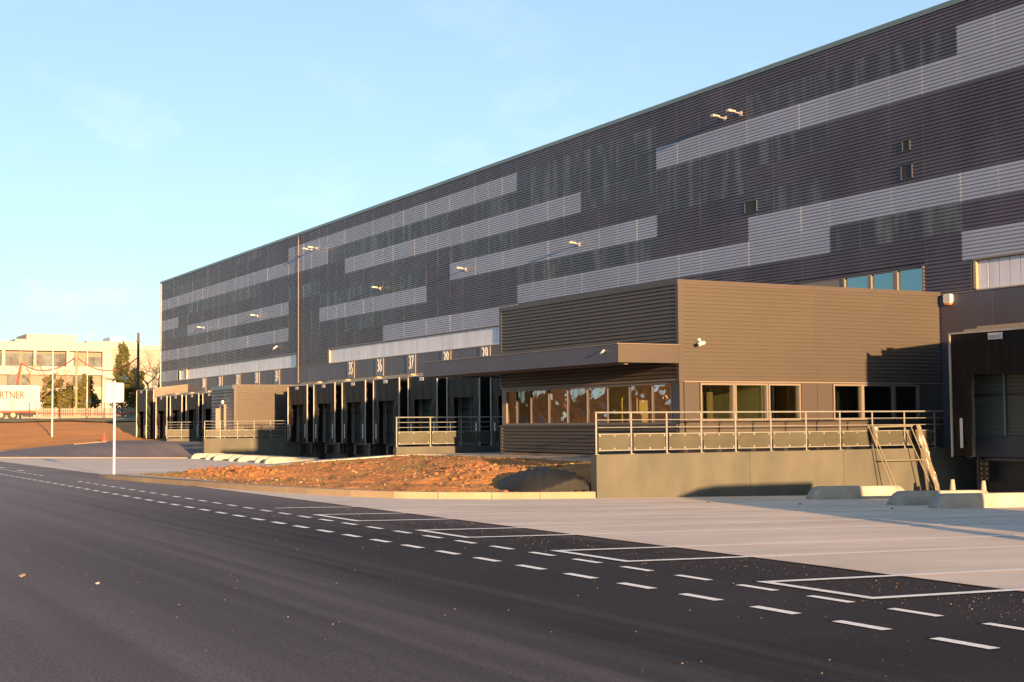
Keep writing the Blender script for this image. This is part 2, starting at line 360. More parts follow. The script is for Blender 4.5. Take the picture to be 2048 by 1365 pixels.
# ------------------------------------------------------------------ ground
def gz(x, y):
    yy = max(-30.0, min(0.0, y)); z = -0.18 - 0.02 * (yy + 9)
    z += sm(-78.9, -89.0, x) * sm(-17.5, -5.5, y) * 0.86 if x < -80 else 0
    return z
def bankz(x, y):
    z = gz(x, y)
    if x < -100:
        k = sm(-101, -146, x); z = z * (1 - k) + 2.42 * k
        z += 0.12 * noise.noise(Vector((x * 0.25, y * 0.25, 0))) * min(1, (-100 - x) / 8)
    return z
def axis_pts(lst): 
    out = []
    for a, b, n in lst: out += [a + (b - a) * i / n for i in range(n)]
    return out + [lst[-1][1]]
def sheet(mb, xs, ys, zf, dz):
    k = len(mb.v); nx = len(xs)
    for y in ys:
        for x in xs: mb.v.append((x, y, zf(x, y) + dz))
    for j in range(len(ys) - 1):
        for i in range(nx - 1):
            a = k + j * nx + i; mb.f.append((a, a + 1, a + nx + 1, a + nx))
    return mb
g = MB(); sheet(g, axis_pts([(-1500, -300, 4), (-300, -150, 8), (-150, -100, 40), (-100, 60, 32), (60, 900, 4)]),
                axis_pts([(-900, -80, 4), (-80, -30, 10), (-30, 20, 50), (20, 120, 10), (120, 1200, 5)]), bankz, -0.10)
struct('ground', g, M['bank'])
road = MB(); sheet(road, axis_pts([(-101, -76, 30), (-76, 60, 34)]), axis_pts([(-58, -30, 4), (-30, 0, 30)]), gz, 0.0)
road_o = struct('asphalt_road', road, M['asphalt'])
yard = MB(); sheet(yard, axis_pts([(-78.2, 50, 40)]), axis_pts([(-19.77, 0, 20)]), gz, 0.006)
yard_o = struct('concrete_yard', yard, M['concrete'])
# flush concrete edge beam at the far end of the yard
e = MB(); sheet(e, [-78.75, -78.2], axis_pts([(-19.77, -7.8, 8)]), gz, 0.05); 
e.quad((-78.2, -19.77, gz(-78, -19.77) + .05), (-78.2, -7.8, gz(-78, -7.8) + .05), (-78.2, -7.8, gz(-78, -7.8)), (-78.2, -19.77, gz(-78, -19.77)))
struct('edge_kerb', e, M['kerb'], smooth=False)
# grass along the crest of the bank and the plateau
g = MB(); sheet(g, axis_pts([(-300, -150, 6), (-150, -134, 10)]), axis_pts([(-60, -30, 4), (-30, 20, 40), (20, 80, 6)]),
                lambda x, y: bankz(x, y) + 0.06 * noise.noise(Vector((x, y * 2, 3))), 0.0)
struct('grass_verge', g, M['bankgrass'])
# pale kerbs at the foot of the bank
k = MB()
for (xa, ya, xb, yb) in ((-99.0, -40, -99.0, -13.2), (-99.6, -10.4, -99.2, -8.3)):
    n = 8
    for i in range(n):
        p = [(xa + (xb - xa) * t / n, ya + (yb - ya) * t / n) for t in (i, i + 1)]
        k.box(p[0][0] - .15, p[1][0] + .15, p[0][1], p[1][1] - 0.02, gz(*p[0]) - .1, gz(*p[0]) + .06)
struct('bank_kerb', k, M['kerb'], smooth=False)

j = MB(); sheet(j, axis_pts([(-78.2, 50, 40)]), [-19.80, -19.765], gz, 0.009)
M['joint'] = mat('rusty_joint_dirt', (0.16, 0.075, 0.04), 0.9, 0.0, 0.4, 3)
struct('yard_edge_joint', j, M['joint'], smooth=False)
# painted markings: each dash / bay line is a piece of the road
def mark(parent, x0, x1, y0, y1, name='painted_dash', dz=0.012):
    b = MB(); ny = max(1, int(abs(y1 - y0) / 2)); ys = [y0 + (y1 - y0) * i / ny for i in range(ny + 1)]
    sheet(b, [x0, x1], ys, gz, dz); return part(name, b, M['paint'], parent)
dash_me = None
for row, (yc, x0, hw) in enumerate(((-22.77, -13.35, 0.052), (-21.83, -13.78, 0.047))):
    for kx in range(-96, 13):
        xa = x0 + kx * 1.0
        if row == 1 and -46.3 < xa < -41.2: continue
        if xa > -2 or xa < -100: continue
        if dash_me is None:
            b = MB(); b.v = [(0, -.5, 0), (.54, -.5, 0), (.54, .5, 0), (0, .5, 0)]; b.f = [(0, 1, 2, 3)]
            dash_me = mesh_from('painted_dash', b, M['paint'])
        o = link(bpy.data.objects.new('painted_dash', dash_me)); o.parent = road_o
        o.location = (xa, yc, gz(xa, yc) + 0.009); o.scale = (1, 2 * hw, 1)
def bay(x0, x1):
    w = 0.12
    for x in (x0, x1):
        if x is None: continue
        mark(road_o, x - w / 2, x + w / 2, -21.4, -19.77, 'bay_line'); mark(yard_o, x - w / 2, x + w / 2, -19.765, -8.9, 'bay_line')
    if x0 is not None: mark(road_o, x0 - w / 2, x1 + w / 2, -21.40 - w, -21.40, 'bay_line')
for a, b in ((None, -25.25), (-22.97, -21.11), (-18.75, -17.2), (-14.82, -13.27), (-10.87, -9.40), (-6.9, -5.45)): bay(a, b)
for i in range(6): bay(-74.0 + i * 4.14, -72.5 + i * 4.14)

# ------------------------------------------------------------------ warehouse
wh = thing('warehouse', 'long dark grey corrugated metal warehouse with lighter stripes and numbered docks', 'warehouse', (-60, 0, -0.4))
core = MB().box(-117.05, 34, 0.17, 62, -0.6, 13.42); part('wall_core', core, M['intdark'], wh)
mod = 1.379; X0 = -29.05
ks = [-4, 0, 4, 7, 11, 15, 19, 22, 24, 26, 30, 34, 36, 37, 41, 45, 49, 53, 58, 60, 64]
zb = [5.20, 6.05, 6.88, 7.72, 8.55, 9.38, 10.22, 11.07, 11.92, 12.75, 13.37]
def kx(k): return X0 - mod * k
lights = {0: [(64, 60)], 1: [(30, 19), (0, -4)], 2: [(64, 41), (19, 4)], 3: [(37, 26), (7, -4)], 4: [(24, 11), (58, 41)], 5: [(64, 60)],
          6: [(34, 15)], 7: [(64, 36), (11, -4)], 8: [(41, 19), (0, -4)], 9: []}
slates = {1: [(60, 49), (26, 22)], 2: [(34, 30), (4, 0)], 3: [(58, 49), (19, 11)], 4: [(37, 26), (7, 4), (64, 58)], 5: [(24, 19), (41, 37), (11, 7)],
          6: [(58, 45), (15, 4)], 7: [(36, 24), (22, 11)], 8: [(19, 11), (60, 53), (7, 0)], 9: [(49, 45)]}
rng = random.Random(3)
for r in range(10):
    for ka, kb in zip(ks[:-1], ks[1:]):
        xr, xl = kx(ka), kx(kb)
        if r == 0:
            # row beside and between the translucent strips
            if kb <= 0: continue
            if xr > -111.5 and xl < -84.2:
                if xr > -84.1 and xl < -84.1: xl = -84.1
                else: continue
            if -78.6 < xr and xl < -37: 
                if xl < -78.6 and xr > -78.6: xr = -78.6
                else: continue
            if xr > -30.6 and xl < -36.3: continue
            if xl < -36.3 < xr: xr = -36.35
            if xl < -30.55 < xr: xl = -30.55
            if -36.3 <= xl and xr <= -30.55: continue
        c = 'dark'
        mid = (ka + kb) / 2
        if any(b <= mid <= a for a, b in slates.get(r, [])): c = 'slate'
        if any(b <= mid <= a for a, b in lights[r]): c = 'light'
        b = MB(); br = [mod * i for i in range(1, 8)]
        b.corr((xl, 0.0), (1, 0), (0, -1), xr - xl, zb[r], zb[r + 1] - 0.002, br, rng=rng)
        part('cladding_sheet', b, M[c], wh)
part('cladding_sheet', MB().box(kx(-4) + .01, 34, 0.0, 0.15, 5.2, 13.37), M['dark'], wh)
# row 0 piece right of the clerestory window up to the translucent strip
part('cladding_sheet', MB().corr((-30.50, 0), (1, 0), (0, -1), -28.72 + 30.50, 5.2, 6.048, [1.38], rng=rng), M['dark'], wh)
part('cladding_sheet', MB().corr((-36.35, 0), (1, 0), (0, -1), 5.85, 6.12, 6.15, []), M['dark'], wh)
part('roof_coping', MB().box(-117.2, 34, -0.06, 0.4, 13.372, 13.53), M['coping'], wh)
part('corner_trim', MB().box(-117.2, -117.0, -0.05, 0.3, -0.5, 13.37), M['alu'], wh)
part('ledge_flashing', MB().box(-117.1, 34, -0.035, 0.1, 5.165, 5.198), M['trim'], wh)
x = -117.0; i = 0
while x < 0:
    x2 = min(x + 2.07, 34)
    part('wall_panel', MB().box(x + 0.006, x2 - 0.006, -0.012 + 0.004 * ((i * 7) % 3), 0.12, -0.5, 5.16), M['band'], wh); x = x2; i += 1
part('wall_panel', MB().box(x, 34, -0.01, 0.12, -0.5, 5.16), M['band'], wh)
def strip(xa, xb, nstep):
    z0, z1 = 5.20, 6.04
    xx = xa + 0.1
    while xx < xb - 0.05:
        x2 = min(xx + nstep, xb - 0.02)
        part('polycarbonate_pane', MB().box(xx + 0.012, x2 - 0.012, 0.10 - 0.006 * (int(xx * 10) % 2), 0.14, z0 + .04, z1 - .02), M['poly'], wh); xx = x2
    part('strip_frame', MB().box(xa, xa + 0.1, 0.0, 0.16, z0, z1), M['polyjamb'], wh)
    part('strip_frame', MB().box(xb - 0.02, xb + 0.04, -0.02, 0.16, z0, z1), M['polyjamb'], wh)
    part('strip_frame', MB().box(xa, xb, 0.0, 0.16, z0, z0 + 0.035), M['white'], wh)
    part('strip_frame', MB().box(xa, xb, -0.03, 0.16, z1 - 0.01, z1 + 0.03), M['trim'], wh)
strip(-111.4, -84.12, 1.0); strip(-78.6, -56.9, 0.6); strip(-28.68, -23.0, 0.37)
part('strip_mullion', MB().box(-109.4, -109.25, -0.02, 0.12, 5.2, 6.03), M['polyjamb'], wh)
text_part('strip_number', '2', 0.8, (-109.9, 0.085, 5.6), ROT_FRONT, M['greytxt'], wh, xs=0.6)
# clerestory window above the office roof
w = part('clerestory_frame', MB().box(-36.33, -34.05, 0.02, 0.1, 5.2, 6.1).box(-36.33, -30.57, 0.0, 0.12, 6.03, 6.12)
         .box(-34.05, -33.97, 0.0, .12, 5.2, 6.03).box(-32.93, -32.78, 0.0, .12, 5.2, 6.03).box(-31.85, -31.66, 0.0, .12, 5.2, 6.03).box(-30.62, -30.54, -0.03, .12, 5.2, 6.12), M['frame'], wh)
for a, b in ((-33.97, -32.93), (-32.78, -31.85), (-31.66, -30.62)):
    part('pane', MB().box(a, b, 0.07, 0.08, 5.2, 6.03), M['tealglass'], w)
# downpipe
part('downpipe', MB().path([(-83.75, -0.03, 13.35), (-83.55, -0.09, 13.05), (-83.55, -0.09, 4.2)], 0.026, 8), M['trim'], wh)
# louvre vents
for (xa, xb, z0, z1) in ((-31.28, -30.96, 9.51, 9.85), (-31.36, -30.89, 8.67, 9.14), (-38.86, -38.19, 8.68, 9.10)):
    part('vent_back', MB().box(xa + .01, xb - .01, -.036, -.030, z0 + .01, z1 - .01), M['black'], wh)
    v = part('vent', MB().box(xa, xa + .025, -.06, .02, z0, z1).box(xb - .025, xb, -.06, .02, z0, z1).box(xa, xb, -.06, .02, z1 - .025, z1).box(xa, xb, -.06, .02, z0, z0 + .025), M['doordark'], wh)
    b = MB(); nsl = max(3, int((z1 - z0) / .07))
    for i in range(nsl): 
        zz = z0 + .04 + (z1 - z0 - .08) * i / nsl; b.quad((xa + .04, -.02, zz), (xb - .04, -.02, zz), (xb - .04, -.045, zz + .05), (xa + .04, -.045, zz + .05))
    part('louvre', b, M['doordark'], v)
# dock number plates
nums = {30: -104.33, 31: -100.16, 32: -96.04, 33: -91.8, 34: -87.7}
for i in range(35, 42): nums[i] = -74.98 + (i - 35) * 4.145
for n_, cx in nums.items():
    p = part('number_plate', MB().box(cx - .52, cx + .52, -0.06, -0.02, 4.19, 5.155), M['plate'], wh)
    part('plate_edge', MB().box(cx + .52, cx + .53, -0.066, -0.02, 4.19, 5.155), M['frame'], p)
    text_part('number', str(n_), 1.02, (cx, -0.067, 4.73), ROT_FRONT, M['numtxt'], p, xs=0.62, bold=0.004)

# ------------------------------------------------------------------ dock shelters
def pod(cx, label, top=3.80, w=1.58, group='dock shelters along the warehouse', z0=0.67):
    t = thing('dock_shelter', label, 'dock shelter', (cx, 0, 0), group)
    def P(name, mb, m, par=t, **k):
        mb.v = [(v[0] + cx, v[1], v[2]) for v in mb.v]; return part(name, mb, m, par, **k)
    yf = -3.2; yb = -2.6; tb = top + 0.30
    # housing behind the shelter
    h = MB(); h.box(-w + .04, -w + .12, yb, -.02, z0 - .05, top - .02).box(w - .12, w - .04, yb, -.02, z0 - .05, top - .02)
    for s in (-1, 1):
        x0, x1 = sorted((s * (w - .12), s * (w - .04)))
        h.prism([(yb, top - .02), (-.02, top - .02), (-.02, tb), (yb, top + .02)], 'x', x0, x1)
    h.box(-w + .12, w - .12, yb, yb + .06, 3.02, top)
    P('housing', h, M['bronze_flat'])
    rf = P('roof', MB().prism([(yb - .04, top + .02), (-.02, tb + .02), (-.02, tb + .06), (yb - .04, top + .06)], 'x', -w, w), M['trim'])
    P('roof_edge', MB().box(-w, w, yb - .07, yb - .045, top + .0, top + .10), M['polyjamb'], rf)
    seg = MB()
    for i in range(6): seg.box(-w + .3 + i * .45, -w + .72 + i * .45, yb + .1, yb + .35, top + .10, top + .17)
    P('roof_batten', seg, M['polyjamb'], rf)
    # shelter frames
    f = MB(); e_ = .045
    for yy, tt in ((yf, top), (yb - .06, top - .03)):
        f.box(-w, -w + e_, yy, yy + e_, z0, tt).box(w - e_, w, yy, yy + e_, z0, tt).box(-w + e_, w - e_, yy, yy + e_, tt - e_, tt)
    P('frame', f, M['alu'])
    # wrinkled side curtains and sagging top
    for s in (-1, 1):
        sd = cx * 0.37 + s
        P('side_curtain', MB().grid(lambda u, v: (s * (w - .03) - s * .035 * math.sin((v * 34 + u * 5) + 1.5 * math.sin(v * 9 + sd)) * (1 - abs(2 * u - 1) ** 3) , yf + .05 + u * .5, z0 + .02 + v * (top - z0 - .1)), 6, 70), M['fabric'], smooth=True)
    P('top_cover', MB().grid(lambda u, v: (-w + .05 + v * (2 * w - .1), yf + .05 + u * .52, top - .03 - .20 * math.sin(math.pi * u) ** .8), 8, 4), M['fabric'], smooth=True)
    # header curtain and side flaps
    P('header_curtain', MB().grid(lambda u, v: (-w + .06 + u * (2 * w - .12), yf + .03 + .009 * math.sin(u * 23 + 2 * v + cx) * (1 - v) + .003 * math.sin(u * 71), 2.72 + v * (top - .06 - 2.72)), 48, 6), M['fabric'], smooth=True)
    for s in (-1, 1):
        fl = P('side_flap', MB().grid(lambda u, v: (s * (w - .06 - u * .60), yf + .045 + .015 * math.sin(v * 9 + u * 4 + s), z0 + .03 + v * 2.15), 6, 10), M['fabric'], smooth=True)
        x0, x1 = sorted((s * (w - .30), s * (w - .39)))
        P('reflective_strip', MB().box(x0, x1, yf + .012, yf + .022, .90, 1.64), M['white'], fl)
    pl = P('name_plate', MB().box(-.27, .19, yf - .005, yf + .005, top - .24, top - .08), M['white'])
    text_part('plate_text', 'nor', .15, (cx - .155, yf - .008, top - .165), ROT_FRONT, M['greytxt'], pl, xs=.75, extr=.001)
    text_part('plate_text', 's', .15, (cx - .045, yf - .008, top - .165), ROT_FRONT, M['redtxt'], pl, xs=.9, extr=.001)
    text_part('plate_text', 'ud', .15, (cx + .065, yf - .008, top - .165), ROT_FRONT, M['greytxt'], pl, xs=.75, extr=.001)
    # sectional door
    d = P('door', MB().corr((-1.34, yb + .02), (1, 0), (0, -1), 2.68, 1.2, 2.18, pitch=.1, amp=.012).corr((-1.34, yb + .02), (1, 0), (0, -1), 2.68, 2.24, 3.02, pitch=.1, amp=.012), M['door'])
    P('door_bottom', MB().box(-1.34, 1.34, yb, yb + .06, z0, 1.198), M['doordark'], d)
    P('door_seam', MB().box(-1.34, 1.34, yb - .01, yb + .05, 2.18, 2.24), M['black'], d)
    P('door_rod', MB().box(-.36, -.30, yb - .04, yb - .02, 1.2, 2.9), M['coping'], d)
    P('jamb', MB().box(-1.46, -1.36, yb - .02, yb + .05, z0, 3.02).box(1.36, 1.46, yb - .02, yb + .05, z0, 3.02), M['alu'])
    # dock face, leveller and bumpers
    P('dock_face', MB().box(-w + .1, w - .1, yb + .15, -.02, -.45, z0 - .06), M['black'])
    P('leveller_lip', MB().box(-1.0, 1.0, yb - .05, yb + .15, z0 - .1, z0 - .02), M['doordark'])
    for s in (-1, 1):
        bm = P('bumper', MB().box(s * .95 - .14, s * .95 + .14, yb - .12, yb + .15, .08, .58), M['black'])
        bb = MB()
        for i in range(4):
            for j in (-1, 1): bb.tube((s * .95 + j * .09, yb - .12, .14 + i * .12), (s * .95 + j * .09, yb - .145, .14 + i * .12), .018, n=6)
        P('bolt', bb, M['yellow'], bm)
        P('support_leg', MB().box(s * 1.25 - .03, s * 1.25 + .03, yb - .02, yb + .04, -.45, z0), M['doordark'])
    return t
first = pod(-75.07, 'black fabric dock shelter under plate 35, directly right of the small beige annex')
def pod_copy(cx, label):
    c = copy_tree(first); c.location = (cx, 0, 0); c['label'] = label; return c
for n_ in range(36, 42):
    where = {36: 'second in the row of seven', 37: 'in the middle of the open row', 38: 'last before the railing starts', 39: 'first behind the left end of the railing',
             40: 'standing behind the railing under the canopy', 41: 'half hidden by the corner of the office'}[n_]
    lab = f'black fabric dock shelter under plate {n_}, {where}' if n_ < 40 else f'black fabric dock shelter {where}'
    pod_copy(-75.07 + (n_ - 35) * 4.14, lab)
for n_, cx in ((30, -104.45), (31, -100.4), (32, -96.2), (33, -92.1), (34, -87.9)):
    where = {30: 'leftmost of the row behind the far railing', 31: 'second from the far end', 32: 'third from the far end', 33: 'fourth from the far end', 34: 'partly behind the small annex'}[n_]
    pod_copy(cx, f'far dock shelter under plate {n_}, {where}')
pod_copy(-24.93, 'large nearest dock shelter at the right edge, with white name plate')
for cx, w_ in ((-20.79, 'next beyond'),): pod_copy(cx, f'black dock shelter {w_} the right edge of the photo')
# taller end shelter with its own beige side wall
tall = pod(-110.45, 'tallest dock shelter at the far left end, wrinkled black side curtain in the sun', top=4.40, group='dock shelters along the warehouse')
part('side_wall', MB().prism([(-2.62, 2.9), (-.02, 2.9), (-.02, 4.83), (-2.62, 4.52)], 'x', -108.86, -108.78), M['bronze'], tall)

# ------------------------------------------------------------------ office annex
def windows_x(par, X, wins, z0, z1, gm):
    # windows on a wall facing +X at plane X
    for a, b in wins:
        f = part('window', MB().box(X - .10, X + .012, a - .05, a, z0 - .05, z1 + .05).box(X - .10, X + .012, b, b + .05, z0 - .05, z1 + .05)
                 .box(X - .10, X + .012, a, b, z1, z1 + .05).box(X - .10, X + .03, a, b, z0 - .05, z0), M['frame'], par)
        part('pane', MB().box(X - .075, X - .068, a, b, z0, z1), gm, f)
of = thing('office_building', 'single storey bronze metal office with ribbon windows and sunlit right wall', 'office', (-34.8, -4.5, 0.5))
XR, XLf, YF = -29.95, -39.71, -9.07
ZT = 5.22
def wall_y(par, x0, x1, y, z0, z1, m='bronze', br=None, **k):
    return part('cladding_sheet', MB().corr((x0, y), (1, 0), (0, -1), x1 - x0, z0, z1, br, lap=0.0, **k), M[m], par)
def wall_x(par, X, y0, y1, z0, z1, m='bronze', **k):
    return part('cladding_sheet', MB().corr((X, y0), (0, 1), (1, 0), y1 - y0, z0, z1, None, lap=0.0, **k), M[m], par)
for xa, xb in ((XLf + .1, -36.5), (-36.497, -33.3), (-33.297, XR - .1)):
    wall_y(of, xa, xb, YF, 2.72, ZT - .1, amp=.036)
    wall_y(of, xa, xb, YF, .72, 1.50, amp=.036)
for ya, yb_ in ((YF + .13, -4.6), (-4.597, -.06)):
    wall_x(of, XR, ya, yb_, 2.66, ZT - .1, amp=.012)
    wall_x(of, XR, ya, yb_, .70, 1.56, amp=.012)
part('parapet_coping', MB().box(XLf - .02, XR + .04, YF - .05, YF + .2, ZT - .1, ZT + .03).box(XR - .2, XR + .04, YF + .2, 0, ZT - .1, ZT + .03), M['bronze_flat'], of)
part('corner_trim', MB().box(XR - .08, XR + .03, YF - .035, YF + .13, 2.62, ZT - .1), M['bronze_flat'], of)
part('corner_trim', MB().box(XLf - .03, XLf + .1, YF - .035, YF + .1, .70, 1.52).box(XLf - .03, XLf + .1, YF - .035, YF + .1, 2.72, ZT - .1), M['bronze_flat'], of)
part('corner_post', MB().box(XR - .12, XR - .005, YF + .0, YF + .12, 1.56, 2.62), M['bronze_flat'], of)
part('corner_post', MB().box(XR - .08, XR + .0, YF - .02, YF + .13, .55, 1.56), M['bronze_flat'], of)
part('head_flashing', MB().box(XLf, XR - .08, YF - .03, YF + .05, 2.66, 2.715).box(XR - .05, XR + .03, YF + .13, 0, 2.615, 2.655), M['frame'], of)
part('sill', MB().box(XLf - .03, XR - .08, YF - .06, YF + .1, 1.502, 1.545).box(XR - .05, XR + .045, YF + .13, 0, 1.562, 1.60), M['bronze_flat'], of)
part('plinth', MB().box(XLf + .05, XR - .02, YF + .02, 0, -.4, .70), M['plinth'], of)
part('roof', MB().box(XLf + .05, XR - .2, YF + .2, 0, ZT - .4, ZT - .3), M['roof'], of)
part('side_wall', MB().box(XLf, XLf + .1, YF + .1, 0, .7, ZT - .1), M['bronze_flat'], of)
# flat infill panels between the windows of the sunlit wall
for a, b in ((-8.93, -8.46), (-5.12, -4.58), (-4.57, -4.05), (-.86, -.62)):
    part('wall_panel', MB().box(XR - .10, XR + .002, a, b, 1.60, 2.61), M['bronze_flat'], of)
part('wall_panel', MB().box(XR - .10, XR, -.6, 0, 1.6, 2.61), M['bronze'], of)
part('head_panel', MB().box(XR - .10, XR + .0, -8.45, -5.13, 2.605, 2.614), M['bronze_flat'], of)
windows_x(of, XR, [(-8.38, -7.39), (-7.28, -6.30), (-6.18, -5.20), (-3.97, -3.03), (-2.93, -1.86), (-1.78, -.94)], 1.66, 2.55, M['glass'])
# ribbon windows: film-covered, pillowed panes
fr = part('ribbon_frame', MB().box(XLf + .02, XR - .1, YF + .02, YF + .12, 2.58, 2.66).box(XLf + .02, XR - .1, YF + .02, YF + .12, 1.545, 1.60).box(XLf + .02, XLf + .30, YF + .02, YF + .12, 1.6, 2.58), M['frame'], of)
mxs = [-39.40, -38.78, -37.87, -36.78, -35.69, -34.58, -33.49, -32.39, -31.29, -30.40, -30.07]
for i, (a, b) in enumerate(zip(mxs[:-1], mxs[1:])):
    part('mullion', MB().box(b - .015, b + .015, YF + .03, YF + .12, 1.6, 2.58), M['band'], fr)
    if i == 9: part('mullion_panel', MB().box(a + .03, b - .03, YF + .05, YF + .1, 1.6, 2.58), M['frame'], fr); continue
    am = 0.012 * (1 if i % 3 else -0.8); sd = i * 3.7
    part('pane', MB().grid(lambda u, v: (a + .03 + u * (b - a - .06), YF + .07 - am * math.sin(math.pi * u) * math.sin(math.pi * v) - .006 * noise.noise(Vector((u * 3 + sd, v * 3, sd))), 1.6 + v * .98), 16, 16), M[('wavyglass', 'wavyglass2', 'wavyglass', 'wavyglass3', 'wavyglass', 'wavyglass3', 'wavyglass2', 'wavyglass', 'wavyglass3', 'wavyglass')[i]], fr, smooth=True)
# interior rooms
part('floor', MB().box(XLf + .2, XR - .15, YF + .2, -.1, .701, .74), M['wood'], of)
part('ceiling', MB().box(XLf + .2, XR - .15, YF + .2, -.1, 2.70, 2.75), M['interior'], of)
part('partition', MB().box(-33.6, -33.5, YF + .2, -4.6, .74, 2.7).box(-33.5, XR - .3, -6.27, -6.20, .74, 2.7).box(-39.4, -33.6, -4.7, -4.6, .74, 2.7).box(-33.5, XR - .3, -4.1, -4.0, .74, 2.7), M['interior'], of)
part('partition', MB().box(-32.4, -32.3, -6.2, -.2, .74, 2.7).box(-31.6, -31.5, -7.9, -6.9, .74, 2.7), M['wood'], of)
part('cupboard', MB().box(-31.2, -30.8, -8.55, -8.2, .74, 2.05), M['yellow'], of)
part('dark_backing', MB().box(-31.3, -31.25, -3.95, -.2, .74, 2.7), M['intdark'], of)
# canopy
cn = part('canopy', MB().box(-41.48, XR, -10.90, YF - .035, 3.14, 3.16).box(-41.48, XLf - .1, YF, -4.0, 3.14, 3.16), M['intdark'], of)
part('fascia', MB().box(-41.5, -35.7, -10.93, -10.90, 3.10, 3.55).box(-35.69, XR, -10.93, -10.90, 3.10, 3.55), M['band'], cn)
part('fascia', MB().box(XR, XR + .03, -10.93, YF - .04, 3.10, 3.56), M['bronze_flat'], cn)
part('fascia', MB().box(-41.53, -41.50, -10.93, -4.0, 3.10, 3.55), M['band'], cn)
part('canopy_top', MB().box(-41.5, XR + .03, -10.95, YF - .035, 3.552, 3.58).box(-41.5, XLf - .05, YF, -4.0, 3.552, 3.58), M['trim'], cn)
part('soffit_rail', MB().box(-41.4, XR - .2, -10.6, -10.5, 3.06, 3.13), M['frame'], cn)
# ------------------------------------------------------------------ small annex
an = thing('small_annex', 'small windowless metal annex with sunlit beige wall beside shelter 35', 'annex', (-82, -2.6, .5))
wall_x(an, -80.0, -5.1, -.02, .7, 3.9, amp=.012)
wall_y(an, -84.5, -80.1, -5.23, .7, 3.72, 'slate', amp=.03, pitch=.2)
part('cladding_core', MB().box(-84.55, -80.03, -5.2, 0, -.4, 3.85), M['intdark'], an)
part('corner_trim', MB().box(-80.1, -79.97, -5.27, -5.1, .7, 3.93), M['bronze_flat'], an)
part('coping', MB().box(-84.6, -80.1, -5.3, -5.15, 3.72, 3.95), M['coping'], an)
part('coping', MB().box(-80.1, -79.95, -5.1, 0, 3.9, 3.97), M['bronze_flat'], an)
part('roof', MB().box(-84.5, -80.1, -5.15, 0, 3.85, 3.9), M['roof'], an)
dr = part('door', MB().box(-82.45, -81.75, -5.32, -5.27, .78, 2.62), M['doordark'], an)
part('door_frame', MB().box(-82.6, -82.45, -5.36, -5.2, .7, 2.72).box(-81.75, -81.6, -5.36, -5.2, .7, 2.72).box(-82.6, -81.6, -5.36, -5.2, 2.72, 2.85), M['frame'], an)
part('door_leaf', MB().box(-82.45, -82.41, -5.62, -5.34, .8, 2.62), M['frame'], dr)

# ------------------------------------------------------------------ ramp walls with railings
def ramp_wall(X, ybr, ztop, label, z0=-.6, th=.25, extra=None, dm='path'):
    t = thing('retaining_wall', label, 'retaining wall', (X, ybr[0], 0), 'concrete retaining walls of the ramps')
    for a, b in zip(ybr[:-1], ybr[1:]):
        part('wall_panel', MB().box(X - th, X, a + .004, b - .004, z0, ztop), M['concrete_wall'], t)
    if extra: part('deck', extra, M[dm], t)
    return t
ramp_wall(-27.4, [-13.15, -8.85, -5.95, -3.1, -.02], .88, 'long low sunlit concrete wall in front of the office', extra=MB().box(-29.94, -27.66, -9.6, -.03, -.4, .66))
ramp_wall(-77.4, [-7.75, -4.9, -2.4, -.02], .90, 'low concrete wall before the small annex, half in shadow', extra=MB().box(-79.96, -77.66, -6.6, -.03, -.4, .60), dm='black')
ramp_wall(-44.0, [-10.8, -8.0, -5.2, -.02], .84, 'short sunlit concrete wall between the shelters and the office', z0=-.4, extra=MB().box(-43.95, -39.75, -9.2, -.03, -.4, .60))
ramp_wall(-92.2, [-5.95, -3.4, -2.7], .80, 'small far concrete wall below the far left railing', z0=-.2)
def railing(X, ys, z0, z1, label):
    t = thing('railing', label, 'railing', (X - .1, ys[0], z0), 'galvanised railings on the ramp walls')
    X -= .08
    for y in ys: part('post', MB().box(X - .006, X + .006, y - .02, y + .02, z0, z1 - .02).box(X - .05, X + .05, y - .05, y + .05, z0, z0 + .012), M['galv'], t)
    part('top_rail', MB().tube((X, ys[0] - .03, z1), (X, ys[-1] + .3, z1), .020, n=8), M['galv'], t)
    for dz in (.17, .34): part('mid_rail', MB().tube((X + .02, ys[0], z1 - dz), (X + .02, ys[-1] + .3, z1 - dz), .0105, n=6), M['galv'], t)
    for a, b in zip(ys[:-1], ys[1:]):
        p = part('infill_panel', MB().box(X + .015, X + .02, a + .05, b - .05, z0 + .10, z1 - .50), M['mesh'], t)
        part('panel_frame', MB().box(X + .012, X + .028, a + .04, b - .04, z0 + .08, z0 + .10).box(X + .012, X + .028, a + .04, b - .04, z1 - .50, z1 - .48), M['galv'], p)
        c = MB(); 
        for yy in (a + .08, (a + b) / 2, b - .08): c.box(X + .02, X + .034, yy - .02, yy + .02, z0 + .11, z0 + .15).box(X + .02, X + .034, yy - .02, yy + .02, z1 - .55, z1 - .51)
        part('clip', c, M['galv'], p, kind='stuff')
    return t
railing(-27.4, [-13.10, -12.16, -11.18, -10.2, -9.2, -8.14, -7.05, -5.97, -4.91, -3.83, -2.78], .88, 1.83, 'long galvanised railing in front of the office, on the nearest wall')
railing(-77.4, [-7.7, -6.8, -5.83, -4.87, -3.91, -3.02], .90, 1.85, 'galvanised railing before the small annex, right end in shadow')
railing(-44.0, [-10.75, -9.50, -8.33, -7.14, -5.95], .84, 1.83, 'railing in front of dock shelters 39 to 41, left of the office')
railing(-92.2, [-5.93, -4.97, -3.91, -2.9], .80, 1.85, 'smallest railing at the far left before the far dock shelters')

